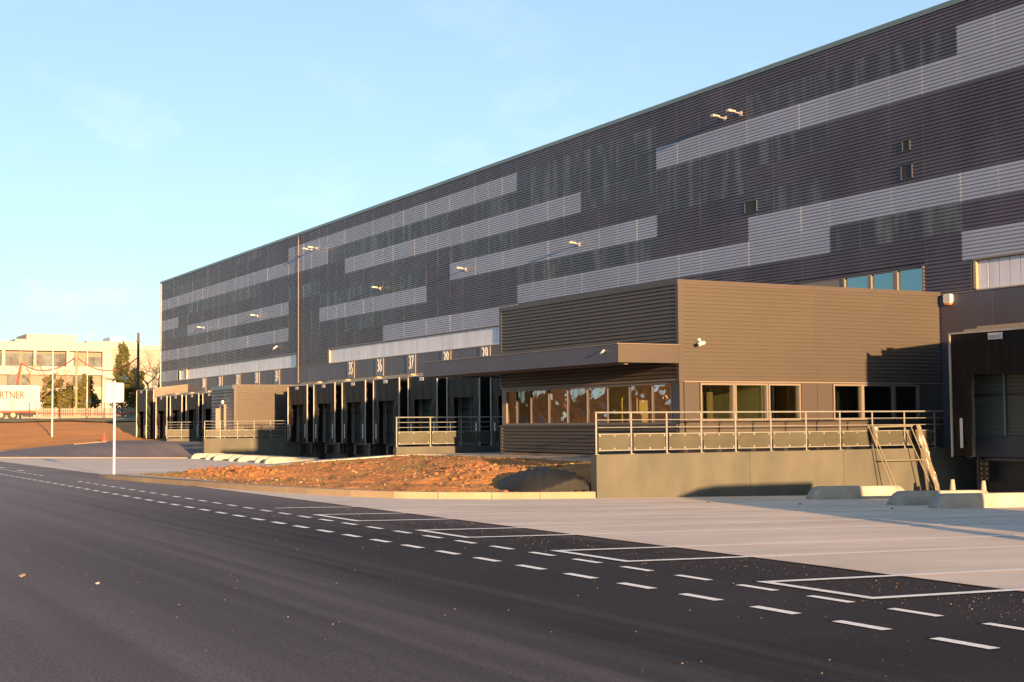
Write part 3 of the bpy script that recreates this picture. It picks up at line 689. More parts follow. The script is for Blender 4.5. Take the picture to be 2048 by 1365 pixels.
# ------------------------------------------------------------------ concrete wheel guides
def wheel_guide(X, y0, y1, label, w=.34, h=.32, zoff=0):
    pts = []
    g0 = gz(X, y0); g1 = gz(X, y1)
    b = MB(); n = 14
    def prof(t):      # rounded nose at both ends
        d = min(t, 1) * (y1 - y0); e_ = y1 - y0 - d
        k = 1.0
        if d < .35: k = math.sqrt(max(0, 1 - (1 - d / .35) ** 2))
        if e_ < .25: k = min(k, math.sqrt(max(0, 1 - (1 - e_ / .25) ** 2)))
        return max(k, .25)
    ts = [0, .02, .05, .09, .14, .25, .4, .55, .7, .85, .93, .97, 1.0]
    sec = [(-.5, 0), (-.5, .30), (-.48, .62), (-.42, .88), (-.32, 1), (.32, 1), (.42, .88), (.48, .62), (.5, .30), (.5, 0)]
    k0 = len(b.v)
    for t in ts:
        y = y0 + (y1 - y0) * t; z = gz(X, y) - .02; s = prof(t)
        for sx, sz in sec: b.v.append((X + sx * w * (0.75 + .25 * s), y, z + sz * h * s))
    m = len(sec)
    for i in range(len(ts) - 1):
        for j in range(m - 1):
            a = k0 + i * m + j; b.f.append((a, a + 1, a + m + 1, a + m))
    b.f.append(tuple(range(k0, k0 + m))); e0 = k0 + (len(ts) - 1) * m; b.f.append(tuple(range(e0 + m - 1, e0 - 1, -1)))
    return single('wheel_guide', b, M['guide'], label, 'wheel guide', 'concrete wheel guides in the loading yards')
wheel_guide(-25.55, -8.6, -5.75, 'concrete wheel guide nearest the long wall, left one of three')
wheel_guide(-22.75, -8.75, -5.9, 'concrete wheel guide between the other two, right foreground')
wheel_guide(-21.4, -8.9, -5.9, 'concrete wheel guide cut by the right edge of the photo')
far_g = []
for i in range(4):
    for j, x_ in enumerate((-76.6 + i * 4.14, -73.9 + i * 4.14)):
        if i == 3 and j == 1: continue
        far_g.append((x_, ('left' if j == 0 else 'right')))
ordn = ['first', 'second', 'third', 'fourth', 'fifth', 'sixth', 'seventh']
for i, (x_, s_) in enumerate(far_g):
    wheel_guide(x_, -8.7, -5.9, f'pale far wheel guide by the annex wall, {ordn[i]} from the left')

# ------------------------------------------------------------------ island kerb, path, mound
kp = [(-44.2, -20.55), (-43.0, -20.55), (-40.0, -20.25), (-37.6, -19.9), (-35.0, -19.55), (-32.7, -19.1), (-31.0, -18.7), (-29.6, -18.2), (-28.6, -17.6), (-28.0, -16.8), (-27.6, -15.7), (-27.4, -14.6), (-27.4, -13.17)]
ik = thing('kerb', 'pale curved concrete kerb of stones around the earth island', 'kerb', (-34, -19.3, 0))
pts = []
for (a, b) in zip(kp[:-1], kp[1:]):
    n = max(1, round(math.dist(a, b) / 1.0))
    pts += [(a[0] + (b[0] - a[0]) * i / n, a[1] + (b[1] - a[1]) * i / n) for i in range(n)]
pts.append(kp[-1])
def inward(i):
    a = Vector(pts[max(0, i - 1)]); b = Vector(pts[min(len(pts) - 1, i + 1)]); d = (b - a).normalized(); return Vector((-d.y, d.x))
for i in range(len(pts) - 1):
    a, b = Vector(pts[i]), Vector(pts[i + 1]); na, nb = inward(i), inward(i + 1)
    d = (b - a).normalized() * .006; wd = .30
    hh = .15 if i > 12 else .10 + .05 * i / 12
    A, B_, C_, D_ = a + d, b - d, b - d + nb * wd, a + d + na * wd
    q = MB(); za, zc = gz(*A), gz(*B_)
    q.v = [(A.x, A.y, za - .1), (B_.x, B_.y, zc - .1), (C_.x, C_.y, zc - .1), (D_.x, D_.y, za - .1),
           (A.x + na.x * .02, A.y + na.y * .02, za + hh), (B_.x + nb.x * .02, B_.y + nb.y * .02, zc + hh), (C_.x, C_.y, zc + hh), (D_.x, D_.y, za + hh)]
    q.f = [(0, 1, 5, 4), (1, 2, 6, 5), (2, 3, 7, 6), (3, 0, 4, 7), (4, 5, 6, 7)]
    part('kerb_stone', q, M['kerb'], ik)
# footpath band behind the kerb nose and along the left of the island up to the office
pl = [(-43.4, -20.2, .13), (-44.1, -18.9, .14), (-44.3, -16.6, .22), (-44.1, -13.6, .44), (-43.3, -11.4, .58), (-42.4, -10.3, .63), (-41.0, -9.8, .63), (-38.0, -9.8, .63), (-33.5, -9.9, .62), (-29.9, -10.1, .60), (-27.75, -10.25, .57)]
def path_ring(i):
    p = Vector(pl[i][:2]); a = Vector(pl[max(0, i - 1)][:2]); b = Vector(pl[min(len(pl) - 1, i + 1)][:2]); d = (b - a).normalized(); n = Vector((-d.y, d.x)); return p, n
pm = MB(); hw = .62
ring = []
for i in range(len(pl)):
    p, n = path_ring(i); z = pl[i][2]; w_ = hw if i > 0 else .5
    l_ = p + n * w_; r_ = p - n * w_
    ring.append(((l_.x, l_.y, z), (r_.x, r_.y, z)))
for a, b in zip(ring[:-1], ring[1:]):
    pm.quad(a[0], a[1], b[1], b[0]); 
    for s in (0, 1): pm.quad(a[s], b[s], (b[s][0], b[s][1], -.6), (a[s][0], a[s][1], -.6))
pm.quad(ring[0][0], ring[0][1], (*ring[0][1][:2], -.6), (*ring[0][0][:2], -.6)); pm.quad(ring[-1][0], ring[-1][1], (*ring[-1][1][:2], -.6), (*ring[-1][0][:2], -.6))
struct('footpath', pm, M['path'], smooth=False)
am = MB()   # wide apron band between kerb and earth at the nose
for i in range(0, 9):
    a, b = Vector(pts[i]), Vector(pts[i + 1]); na, nb = inward(i), inward(i + 1)
    wa = .9 - .07 * i; wb = .9 - .07 * (i + 1)
    am.quad((*(a + na * .3), gz(*a) + .112 + .004 * i), (*(b + nb * .3), gz(*b) + .112 + .004 * i), (*(b + nb * wb), gz(*b) + .12 + .004 * i), (*(a + na * wa), gz(*a) + .12 + .004 * i))
struct('kerb_apron', am, M['path'], smooth=False)
# boundary of the earth with heights
bd = []
for i in range(0, len(pts)):
    a = Vector(pts[i]); n = inward(i); q = a + n * (.28 + max(0, .55 - .06 * i)); bd.append((q.x, q.y, gz(*a) + .115))
bd += [(-27.68, -12.8, .03), (-27.7, -12.1, .18), (-27.72, -11.5, .38), (-27.75, -10.9, .53)]
for i in range(len(pl) - 1, 0, -1):
    p, n = path_ring(i); q = p - n * (hw - .03); bd.append((q.x, q.y, pl[i][2] - .03))
def inside(x, y):
    c = False; j = len(bd) - 1
    for i in range(len(bd)):
        xi, yi = bd[i][:2]; xj, yj = bd[j][:2]
        if (yi > y) != (yj > y) and x < (xj - xi) * (y - yi) / (yj - yi) + xi: c = not c
        j = i
    return c
BS = []
for a, b in zip(bd, bd[1:] + bd[:1]):
    n = max(1, int(math.dist(a[:2], b[:2]) / .4))
    for i in range(n): BS.append([a[k_] + (b[k_] - a[k_]) * i / n for k_ in range(3)])
BS = np.array(BS)
def moundz(x, y, rough=True):
    d2 = (BS[:, 0] - x) ** 2 + (BS[:, 1] - y) ** 2
    w_ = 1 / (d2 + .01) ** 1.3; z = float((w_ * BS[:, 2]).sum() / w_.sum())
    dm = math.sqrt(float(d2.min())); kf = min(1, dm / 1.0)
    z += .02 * min(1, dm / 2.5)
    if rough:
        z += kf * (.10 * noise.noise(Vector((x * .7, y * .7, 1))) + .05 * noise.noise(Vector((x * 2.3, y * 2.3, 5))) + .03 * noise.noise(Vector((x * 6, y * 6, 9))))
        for cx_, cy_, rx, ry, hh in ((-39.6, -17.4, 3.2, .9, .22), (-41.6, -18.4, 2.0, .6, .10), (-31.6, -14.2, 2.0, 1.4, .14)):
            q = ((x - cx_) / rx) ** 2 + ((y - cy_) / ry) ** 2
            if q < 1: z += hh * (1 - q) * (0.6 + .8 * abs(noise.noise(Vector((x * 2.5, y * 2.5, 2)))))
    return z
mo = MB(); nx, ny = 150, 86; xs = [-46.2 + 18.7 * i / nx for i in range(nx + 1)]; ys = [-20.5 + 10.8 * j / ny for j in range(ny + 1)]
vid = {}
def vget(i, j):
    if (i, j) not in vid:
        vid[(i, j)] = len(mo.v); mo.v.append((xs[i], ys[j], moundz(xs[i], ys[j])))
    return vid[(i, j)]
for j in range(ny):
    for i in range(nx):
        if inside((xs[i] + xs[i + 1]) / 2, (ys[j] + ys[j + 1]) / 2): mo.f.append((vget(i, j), vget(i + 1, j), vget(i + 1, j + 1), vget(i, j + 1)))
# skirt strip to reach the boundary exactly
for a, b in zip(bd, bd[1:] + bd[:1]):
    ca = (a[0] + (-36 - a[0]) * .02, a[1] + (-14.5 - a[1]) * .04); cb = (b[0] + (-36 - b[0]) * .02, b[1] + (-14.5 - b[1]) * .04)
    mo.quad((a[0], a[1], a[2] - .02), (b[0], b[1], b[2] - .02), (*cb, moundz(*cb) - .015), (*ca, moundz(*ca) - .015))
struct('earth_island', mo, M['earth'])
# clods and stones
rg = random.Random(11)
def scatter(n, fn, rmin, rmax, m, name):
    b = MB(); c = 0; tr = 0
    while c < n and tr < n * 20:
        tr += 1; x, y = fn()
        if not inside(x, y): continue
        if x > -30.9 and y > -13.9 : continue
        r = rmin + (rmax - rmin) * rg.random() ** 3
        b.blob((x, y, moundz(x, y) + r * .12), r, seed=rg.random()); c += 1
    o = part(name, b, m); o['kind'] = 'stuff'; return o
scatter(520, lambda: (rg.gauss(-39.5, 1.7), rg.gauss(-17.7, .45)), .015, .085, M['clod'], 'soil_clods')
scatter(300, lambda: (rg.gauss(-31.8, 1.4), rg.gauss(-14.0, 1.0)), .012, .08, M['clod'], 'soil_clods')
scatter(500, lambda: (rg.uniform(-45, -28), rg.uniform(-20, -10)), .01, .05, M['clod'], 'soil_clods')
scatter(420, lambda: (rg.uniform(-44, -28), rg.uniform(-20, -10)), .01, .045, M['stone'], 'pale_stones')
gb = MB()
for _ in range(7000):
    x, y = rg.uniform(-45.5, -28), rg.uniform(-20.2, -10)
    if not inside(x, y) or noise.noise(Vector((x * .45, y * .45, 7))) + (.25 if y > -12.5 or y < -18 or x < -43 else 0) < .12: continue
    if x > -30.9 and y > -13.9: continue
    z = moundz(x, y); a = rg.random() * 6.28; h_ = .015 + .035 * rg.random(); dx, dy = .02 * math.cos(a), .02 * math.sin(a)
    gb.v += [(x - dx, y - dy, z - .01), (x + dx, y + dy, z - .01), (x + rg.uniform(-.03, .03), y + rg.uniform(-.03, .03), z + h_)]
    k_ = len(gb.v); gb.f.append((k_ - 3, k_ - 2, k_ - 1))
go = part('grass', gb, M['grass']); go['kind'] = 'stuff'
wb = MB()
for _ in range(70):
    x, y = rg.uniform(-45, -28.5), rg.uniform(-19.6, -10.6)
    if not inside(x, y) or (x > -31 and y > -14.5): continue
    z = moundz(x, y)
    for k_ in range(14):
        a = rg.random() * 6.28; l_ = .05 + .09 * rg.random(); p = (x + rg.gauss(0, .05), y + rg.gauss(0, .05)); q = (p[0] + l_ * math.cos(a), p[1] + l_ * math.sin(a))
        n_ = len(wb.v); wb.v += [(p[0] - .012, p[1], z - .01), (p[0] + .012, p[1], z - .01), (q[0], q[1], z + l_ * 1.1)]; wb.f.append((n_, n_ + 1, n_ + 2))
wo_ = part('weeds', wb, M['leaf2']); wo_['kind'] = 'stuff'
# geotextile-covered drain mound by the wall
tb_ = MB()
def tarpf(u, v):
    # low dome of sheeting over piled earth, cut off along the kerb
    a = -math.pi + u * 2 * math.pi; r = v
    x = min(-27.74, -28.8 + 1.35 * r * math.cos(a) * (1 + .06 * math.sin(5 * a))); y = -13.7 + 1.2 * r * math.sin(a) * (1 + .05 * math.sin(4 * a + 1))
    z = .06 + .50 * max(0, 1 - r * r) ** .75 + .05 * noise.noise(Vector((x * 2, y * 2, 4)))
    z += .020 * math.sin((x * .5 + y * .86) * 30 + 1.5 * noise.noise(Vector((x * 3, y * 3, 0))))
    return (x, y, z)
tb_.grid(tarpf, 72, 30)
single('drain_cover', tb_, M['tarp'], 'dark ribbed geotextile sheet over the mound beside the long wall', 'ground sheet', smooth=True)

# ------------------------------------------------------------------ fixtures on the facade
def floodlight(x, z, label, n=1, L_=.42):
    t = thing('floodlight', label, 'floodlight', (x, 0, z), 'floodlights on the warehouse facade')
    for i in range(n):
        xx = x + i * .9
        part('arm', MB().tube((xx, -.02, z), (xx, -L_, z + .05), .025, n=6), M['alu'], t)
        part('lamp_head', MB().prism([(-L_ - .10, z + .01), (-L_ + .20, z + .01), (-L_ + .20, z + .07), (-L_ - .10, z + .10)], 'x', xx - .08, xx + .08), M['alu'], t)
        part('bracket', MB().box(xx - .06, xx + .06, -.05, -.0, z - .08, z + .08), M['alu'], t)
for x_, z_, lb in ((-49.9, 8.92, 'single floodlight arm high above the office, rightmost single one'), (-60.4, 8.93, 'single floodlight arm second from the right, over the canopy end'),
                   (-70.8, 8.93, 'single floodlight arm nearest to the right of the downpipe'), (-91.8, 8.92, 'single floodlight arm left of the downpipe, nearer one'), (-104.6, 8.92, 'farthest floodlight arm near the left end')):
    floodlight(x_, z_, lb)
floodlight(-81.4, 12.2, 'pair of small floodlights near the roof just right of the downpipe', 2, .5)
floodlight(-39.9, 12.2, 'pair of box floodlights near the roof at upper right', 2, .5)
def camera_unit(loc, d, label, k=1.0):
    # d: horizontal outward direction
    t = thing('security_camera', label, 'security camera', loc, 'security cameras')
    p = Vector(loc); d = Vector((*d, 0)); s = Vector((0, 0, 1)).cross(d)
    part('mount', MB().tube(p, p + d * .08 * k, .045 * k, n=10).tube(p + d * .06 * k, p + d * .14 * k - Vector((0, 0, .08 * k)) + s * .02 * k, .025 * k, n=8), M['white'], t)
    q = p + d * .16 * k + Vector((0, 0, -.10 * k)) - s * .02 * k
    part('body', MB().tube(q - s * .09 * k + Vector((0, 0, -.03 * k)), q + s * .11 * k + Vector((0, 0, .03 * k)), .048 * k, n=10), M['white'], t)
    part('lens', MB().tube(q - s * .09 * k + Vector((0, 0, -.03 * k)), q - s * .115 * k + Vector((0, 0, -.038 * k)), .04 * k, n=10), M['black'], t)
camera_unit((XR + .02, -8.50, 3.70), (1, 0), 'white security camera on the sunlit office wall near its corner')
camera_unit((-30.55, -10.94, 3.42), (0, -1), 'small security camera on the canopy fascia', .5)
camera_unit((-87.7, -.04, 6.65), (0, -1), 'small white security camera above dock number 34', 1.3)
t = thing('alarm_box', 'white alarm siren with orange lens beside the office roof', 'alarm siren', (-29.57, 0, 4.85))
part('housing', MB().prism([(-29.70, 4.94), (-29.66, 4.90), (-29.48, 4.90), (-29.44, 4.94), (-29.44, 5.14), (-29.48, 5.165), (-29.66, 5.165), (-29.70, 5.14)], 'y', -.14, -.012), M['white'], t)
part('lens', MB().prism([(-29.68, 4.90), (-29.64, 4.86), (-29.50, 4.86), (-29.46, 4.90)], 'y', -.13, -.015), M['orange'], t)
single('wall_lamp', MB().tube((-81.95, -5.30, 2.98), (-81.95, -5.42, 2.98), .13, .10, 14), M['white'], 'round white lamp over the door of the small annex', 'wall lamp')

# ------------------------------------------------------------------ wrapped frame leaning on the railing
t = thing('wrapped_frame', 'steel frame with crumpled plastic wrapping leaning on the railing', 'scaffold frame', (-27.0, -4.4, gz(-27, -4.4)))
g_ = gz(-26.9, -4.4)
fr_ = MB()
for y0_, y1_ in ((-4.86, -5.13), (-4.72, -5.05), (-3.55, -3.95), (-3.42, -3.72)):
    fr_.tube((-26.75, y0_, g_), (-27.36, y1_, 1.44), .015, n=6)
fr_.tube((-27.34, -5.2, 1.44), (-27.34, -3.66, 1.46), .024, n=8).tube((-27.02, -4.95, .60), (-27.02, -3.6, .60), .016, n=6)
part('tubes', fr_, M['bamboo'], t)
wr = MB()
wr.grid(lambda u, v: (-27.22 + .36 * (1 - v) + .06 * noise.noise(Vector((u * 5, v * 6, 2))), -3.62 + .30 * (1 - v) + (.09 + .04 * noise.noise(Vector((v * 5, 1, 1)))) * math.cos(u * 6.283), g_ + .02 + v * (1.46 - g_)), 12, 26)
part('plastic_wrap', wr, M['plastic'], t, smooth=True)
wr = MB()
wr.grid(lambda u, v: (-27.28 + .12 * math.sin(u * 6.28) * (1 - .4 * v) + .04 * noise.noise(Vector((u * 5, v * 6, 8))), -5.02 + .10 * math.cos(u * 6.28) * (1.2 - v), 1.46 - v * .5), 12, 12)
part('plastic_wrap', wr, M['plastic'], t, smooth=True)

# small guide posts before the nearest shelter
for x_, y_, lb in ((-25.95, -3.75, 'small tapered concrete post under the left side of the nearest shelter'), (-24.95, -3.75, 'small tapered concrete post under the middle of the nearest shelter')):
    z_ = gz(x_, y_); single('guide_post', MB().tube((x_, y_, z_ - .02), (x_, y_, z_ + .42), .09, .045, 8), M['guide'], lb, 'concrete post', 'small posts under the nearest shelter')

# unseen wall and sloping bar, added and shaped to cast the yard shadow
rw = thing('yard_shadow_wall', 'unseen low wall added beyond the right edge to shade the yard', 'ramp wall', (-13, -11, -.1))
part('wall_panel', MB().prism([(-13.3, -.15), (-8.6, -.2), (-8.6, 1.42), (-11.4, 1.42), (-12.0, 1.36), (-12.6, 1.18), (-13.3, .78)], 'x', -13.25, -13.0), M['concrete_wall'], rw)
part('shadow_bar', MB().prism([(-14.8, -.1), (-14.4, -.1), (-13.32, .45), (-13.32, .66)], 'x', -13.22, -13.1), M['concrete_wall'], rw)

dh = thing('shade_block', 'unseen dark box added beyond the right edge to shade the nearest shelter', 'dock house', (-13.5, -2.4, -.3))  # box added out of view to keep sun off the nearest shelter's front
part('wall', MB().box(-15.0, -12.0, -4.56, -.02, -.4, 4.60), M['bronze_flat'], dh)
part('roof', MB().box(-15.0, -11.95, -4.56, -.02, 4.602, 4.64), M['trim'], dh)

# ------------------------------------------------------------------ sign post
sx, sy = -43.7, -20.2
t = thing('sign_post', 'blank white rectangular sign seen from behind on a tall post', 'sign', (sx, sy, .1))
part('post', MB().tube((sx, sy, .05), (sx, sy, 2.98), .037, n=10), M['white'], t)
w2 = .27; z0_, z1_ = 2.33, 2.92; c_ = .05
dx_, dy_ = .47, .88    # board faces the sun and the camera's back
bo = MB(); out = []
for (a, z) in ((-w2 + c_, z0_), (w2 - c_, z0_), (w2 - .015, z0_ + .015), (w2, z0_ + c_), (w2, z1_ - c_), (w2 - .015, z1_ - .015), (w2 - c_, z1_), (-w2 + c_, z1_), (-w2 + .015, z1_ - .015), (-w2, z1_ - c_), (-w2, z0_ + c_), (-w2 + .015, z0_ + .015)):
    out.append((a, z))
for off in (.04, .055):
    for a, z in out: bo.v.append((sx + a * dx_ - off * dy_, sy + a * dy_ + off * dx_, z))
n = len(out); bo.f = [tuple(range(n)), tuple(range(2 * n - 1, n - 1, -1))] + [(i, n + i, n + (i + 1) % n, (i + 1) % n) for i in range(n)]
part('board', bo, M['white'], t)
part('clamp', MB().box(sx - .05, sx + .05, sy - .05, sy + .05, 2.42, 2.46).box(sx - .05, sx + .05, sy - .05, sy + .05, 2.78, 2.82), M['alu'], t)

# ------------------------------------------------------------------ bank, poles, fence, trailer, far buildings
def street_lamp(x, y, h, label, r=.052, arm=.9, base=None):
    z = bankz(x, y) if base is None else base
    t = thing('street_lamp', label, 'street lamp', (x, y, z), 'street lamps beyond the yard')
    part('pole', MB().tube((x, y, z - .2), (x, y, z + h), r * 1.3, r * .7, 8), M['white'], t)
    part('arm', MB().tube((x, y, z + h), (x + .2, y + arm, z + h + .28), r * .6, r * .5, 6), M['white'], t)
    part('lamp_head', MB().prism([(y + arm - .05, z + h + .24), (y + arm + .35, z + h + .30), (y + arm + .35, z + h + .38), (y + arm - .05, z + h + .36)], 'x', x + .1, x + .35), M['polyjamb'], t)
street_lamp(-115, -9.0, 6.9, 'slim white street lamp standing on the brown bank')
street_lamp(-160, 2.9, 9.1, 'taller thin street lamp behind the fence', .05, .5, 2.4)
def pole(x, y, h, label, m, r):
    t = thing('wooden_pole', label, 'pole', (x, y, 2.4), 'poles carrying the red garland')
    part('shaft', MB().tube((x, y, 2.2), (x, y, 2.4 + h), r * 1.15, r * .75, 8), m, t)
    part('hook', MB().tube((x, y - .25, 2.4 + h * .9), (x, y + .25, 2.4 + h * .9), .04, n=5), m, t)
pole(-170, -2.5, 7.9, 'thin timber pole behind the white trailer', M['timber'], .10)
pole(-150, -.25, 7.0, 'thin timber pole in the middle of the garland', M['timber'], .11)
pole(-150, 6.05, 9.0, 'tall black pole left of the warehouse corner', M['darktimber'], .16)
def garland(p, q, sag, label, r=.07):
    ps = []
    for i in range(15):
        t_ = i / 14; ps.append((p[0] + (q[0] - p[0]) * t_, p[1] + (q[1] - p[1]) * t_, p[2] + (q[2] - p[2]) * t_ - 4 * sag * t_ * (1 - t_)))
    return single('garland', MB().path(ps, r, 5), M['red'], label, 'garland', 'red warning garlands')
garland((-170, -2.5, 8.95), (-150, -.3, 8.8), 1.15, 'red garland sagging between the two timber poles', .06)
garland((-150, -.3, 8.8), (-150, 6.0, 8.8), 1.4, 'red garland sagging towards the black pole', .06)
garland((-169.9, -2.5, 8.9), (-169.8, -3.2, 5.4), 0, 'red garland hanging down along the left timber pole', .12)
garland((-149.7, -4.1, 3.05), (-149.7, 1.9, 2.95), .05, 'low red tape along the left part of the white fence', .05)
garland((-149.7, 1.9, 2.95), (-149.7, 5.6, 3.1), .12, 'low red tape along the right part of the white fence', .05)
fn = thing('fence', 'pale slatted fence on top of the bank', 'fence', (-150, 0, 2.4))
part('base_board', MB().box(-150.08, -149.96, -4.2, 9, 2.35, 2.65), M['fence'], fn)
slat_me = mesh_from('slat', MB().box(-.03, .03, -.055, .055, 0, .9), M['fence'])
for i in range(72):
    o = link(bpy.data.objects.new('slat', slat_me)); o.parent = fn; o.location = (0, -4.1 + i * .18, .2)
for i in range(8): part('post', MB().box(-150.1, -149.9, -4.2 + i * 1.85, -4.05 + i * 1.85, 2.3, 3.62), M['fence'], fn)
part('rail', MB().box(-150.05, -149.95, -4.2, 9, 3.36, 3.42), M['fence'], fn)
# dark line posts of the wire fence
for i, y_ in enumerate((-5.1, -2.1, .6, 2.3)):
    single('line_post', MB().tube((-148.5, y_, 2.3), (-148.5, y_, 4.1), .045, n=6), M['darktimber'], f'thin dark fence post in front of the pale fence, {ordn[i]} from the left', 'fence post', 'dark line posts')
t = thing('camera_mast', 'thin mast with small lamp behind the white sign', 'mast', (-150, 4.55, 2.4))
part('mast', MB().tube((-150, 4.55, 2.2), (-150, 4.55, 6.6), .06, n=6), M['galv'], t)
part('head', MB().box(-150.1, -149.9, 4.3, 5.0, 6.5, 6.75).box(-150.1, -149.9, 4.5, 4.62, 6.6, 6.95), M['white'], t)
# semi-trailer
t = thing('semi_trailer', 'white semi-trailer with black lettering and red side rail', 'trailer', (-165, -8, 2.5))
part('box_body', MB().box(-167.5, -165, -14.6, -1.3, 3.45, 6.2), M['trailer'], t)
part('side_rail', MB().box(-165, -164.94, -14.6, -1.3, 3.25, 3.46), M['red'], t)
part('corner_cap', MB().box(-165, -164.95, -1.42, -1.28, 3.45, 6.22).box(-165, -164.95, -14.6, -1.3, 6.12, 6.22), M['white'], t)
part('stake', MB().box(-164.94, -164.9, -4.15, -4.08, 3.3, 4.7).box(-164.94, -164.9, -1.72, -1.66, 3.3, 4.7), M['timber'], t)
part('chassis', MB().box(-167.2, -165.2, -14, -1.6, 2.95, 3.25), M['tyre'], t)
for y_ in (-5.35, -4.05, -6.65):
    wl = part('wheel', MB().tube((-165.15, y_, 2.95), (-165.5, y_, 2.95), .52, n=18), M['tyre'], t)
    part('rim', MB().tube((-165.10, y_, 2.95), (-165.16, y_, 2.95), .26, n=14), M['polyjamb'], wl)
part('mudguard', MB().box(-165.4, -165.1, -3.0, -1.9, 2.75, 3.2), M['tyre'], t)
text_part('lettering', 'PARTNER', 1.13, (-164.97, -4.72, 5.12), ROT_SIDE, M['blacktxt'], t, xs=.76, bold=.03)
text_part('lettering', 'OF TRANSPORT', .30, (-164.97, -4.15, 4.35), ROT_SIDE, M['greytxt'], t, xs=.95)

def wallx(mb, X, y0, y1, z0, z1, d=.0): return mb.box(X - 14, X + d, y0, y1, z0, z1)
bA = thing('cream_building', 'cream modernist building with recessed window bands behind the trees', 'building', (-240, 10, 2.4))
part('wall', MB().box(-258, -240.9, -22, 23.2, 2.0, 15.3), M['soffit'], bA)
part('roof_band', MB().box(-240.9, -239.6, -22, 23.25, 14.0, 15.45), M['cream'], bA)
part('penthouse', MB().box(-252, -242, 10.0, 18.0, 15.4, 16.85), M['cream'], bA)
part('penthouse', MB().box(-252, -242.5, 8.3, 10.0, 15.4, 16.0), M['cream'], bA)
part('spandrel', MB().box(-240.9, -240.1, -22, 21.7, 10.1, 11.5), M['cream'], bA)
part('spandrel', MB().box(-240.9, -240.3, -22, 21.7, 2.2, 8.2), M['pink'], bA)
for ya, yb_ in ((-8.6, -7.8), (5.85, 6.35), (10.75, 11.2), (15.95, 16.35), (21.75, 23.25)):
    part('pier', MB().box(-241, -239.7, ya, yb_, 11.45, 14.05), M['cream'], bA)
part('pier', MB().box(-241, -239.7, 21.75, 23.25, 2.2, 11.45), M['cream'], bA)
for ya, yb_ in ((-7.8, 5.85), (6.35, 10.75), (11.2, 15.95)):
    n = max(2, int((yb_ - ya) / 1.4))
    for i in range(n):
        a = ya + (yb_ - ya) * i / n; b = ya + (yb_ - ya) * (i + 1) / n
        part('window', MB().box(-240.88, -240.6, a + .05, b - .05, 11.55, 13.6), M['bgglass'], bA)
part('wall_panel', MB().box(-240.9, -240.5, 16.35, 17.2, 11.5, 13.9), M['cream'], bA)
part('window', MB().box(-240.9, -240.6, 17.25, 18.0, 11.55, 13.4), M['bgglass'], bA)
for a in (19.2, 20.5): part('window', MB().box(-240.9, -240.5, a, a + 1.2, 11.6, 13.1), M['bgglass'], bA)
for a, b in ((6.8, 8.3), (8.4, 9.9), (17.1, 18.5), (18.7, 20.1)):
    part('window', MB().box(-240.3, -240.24, a, b, 8.3, 10.05), M['bgglass'], bA)
bB = thing('pink_building', 'plain pale pinkish building behind the bare tree at the warehouse corner', 'building', (-260, 32, 2.4))
part('wall', MB().box(-275, -260, 23.3, 60, 2.0, 16.2), M['pink'], bB)
part('parapet', MB().box(-275, -259.8, 23.3, 33, 15.5, 16.9).box(-275, -259.8, 33, 60, 15.5, 16.3), M['cream'], bB)
part('roof_plant', MB().box(-270, -264, 28.3, 31.2, 16.9, 18.0), M['white'], bB)
for a in (24.0, 25.4): part('window', MB().box(-260, -259.9, a, a + 1.1, 12.0, 13.6), M['bgglass'], bB)
for a in (35.0, 36.3): part('window', MB().box(-260, -259.9, a, a + .9, 9.0, 12.4), M['bgglass'], bB)
part('low_annex', MB().box(-258, -252, 31.0, 60, 2.0, 8.4), M['plate'], bB)

# ------------------------------------------------------------------ vegetation
def leaves(mb, c, rad, n, size, rr, power=1.0, shape=None):
    for _ in range(n):
        while True:
            p = Vector((rr.uniform(-1, 1), rr.uniform(-1, 1), rr.uniform(-1, 1)))
            if p.length <= 1: break
        p = p * (0.55 + .45 * rr.random())
        q = Vector((c[0] + p.x * rad[0], c[1] + p.y * rad[1], c[2] + p.z * rad[2]))
        a = Vector((rr.gauss(0, 1), rr.gauss(0, 1), rr.gauss(0, 1))).normalized(); b = a.orthogonal().normalized(); s = size * (.5 + rr.random())
        k_ = len(mb.v); mb.v += [tuple(q - a * s), tuple(q + b * s * .6), tuple(q + a * s), tuple(q - b * s * .6)]; mb.f.append((k_, k_ + 1, k_ + 2, k_ + 3))
def conifer(x, y, z, h, r, label, m='leaf', seed=1, cat='tree', skirts=14, group=None, top=.28):
    rr = random.Random(seed); t = thing('conifer_tree' if cat == 'tree' else 'shrub', label, cat, (x, y, z), group)
    part('trunk', MB().tube((x, y, z - .3), (x, y, z + h * .85), .22, .05, 6), M['bark'], t)
    b = MB()
    for i in range(skirts * 5):
        f_ = rr.random(); rz = r * (1 - f_ * (1 - top)) * (0.85 + .3 * rr.random())
        a = rr.random() * 6.283; d = rz * (0.25 + .65 * rr.random())
        leaves(b, (x + d * math.cos(a), y + d * math.sin(a), z + h * (.06 + .88 * f_)), (rz * .38, rz * .38, h * .055 + .25), 42, .13 + .05 * rr.random(), rr)
    part('crown', b, M[m], t)
conifer(-190, 13.6, 2.6, 10.4, 2.1, 'tall dense conifer in front of the pale buildings', 'leaf', 3, skirts=22)
conifer(-189, 15.0, 2.6, 6.6, 1.9, 'lower dark conifer at the right foot of the tall one', 'leaf', 9, skirts=12, top=.5)
conifer(-180, 2.9, 2.6, 5.6, 2.2, 'rounded olive shrub behind the fence, left one', 'leaf2', 4, 'shrub', 14, 'shrubs behind the fence', .5)
conifer(-180, 4.9, 2.6, 4.4, 1.4, 'lowest olive shrub between the two larger shrubs', 'leaf2', 14, 'shrub', 8, 'shrubs behind the fence', .6)
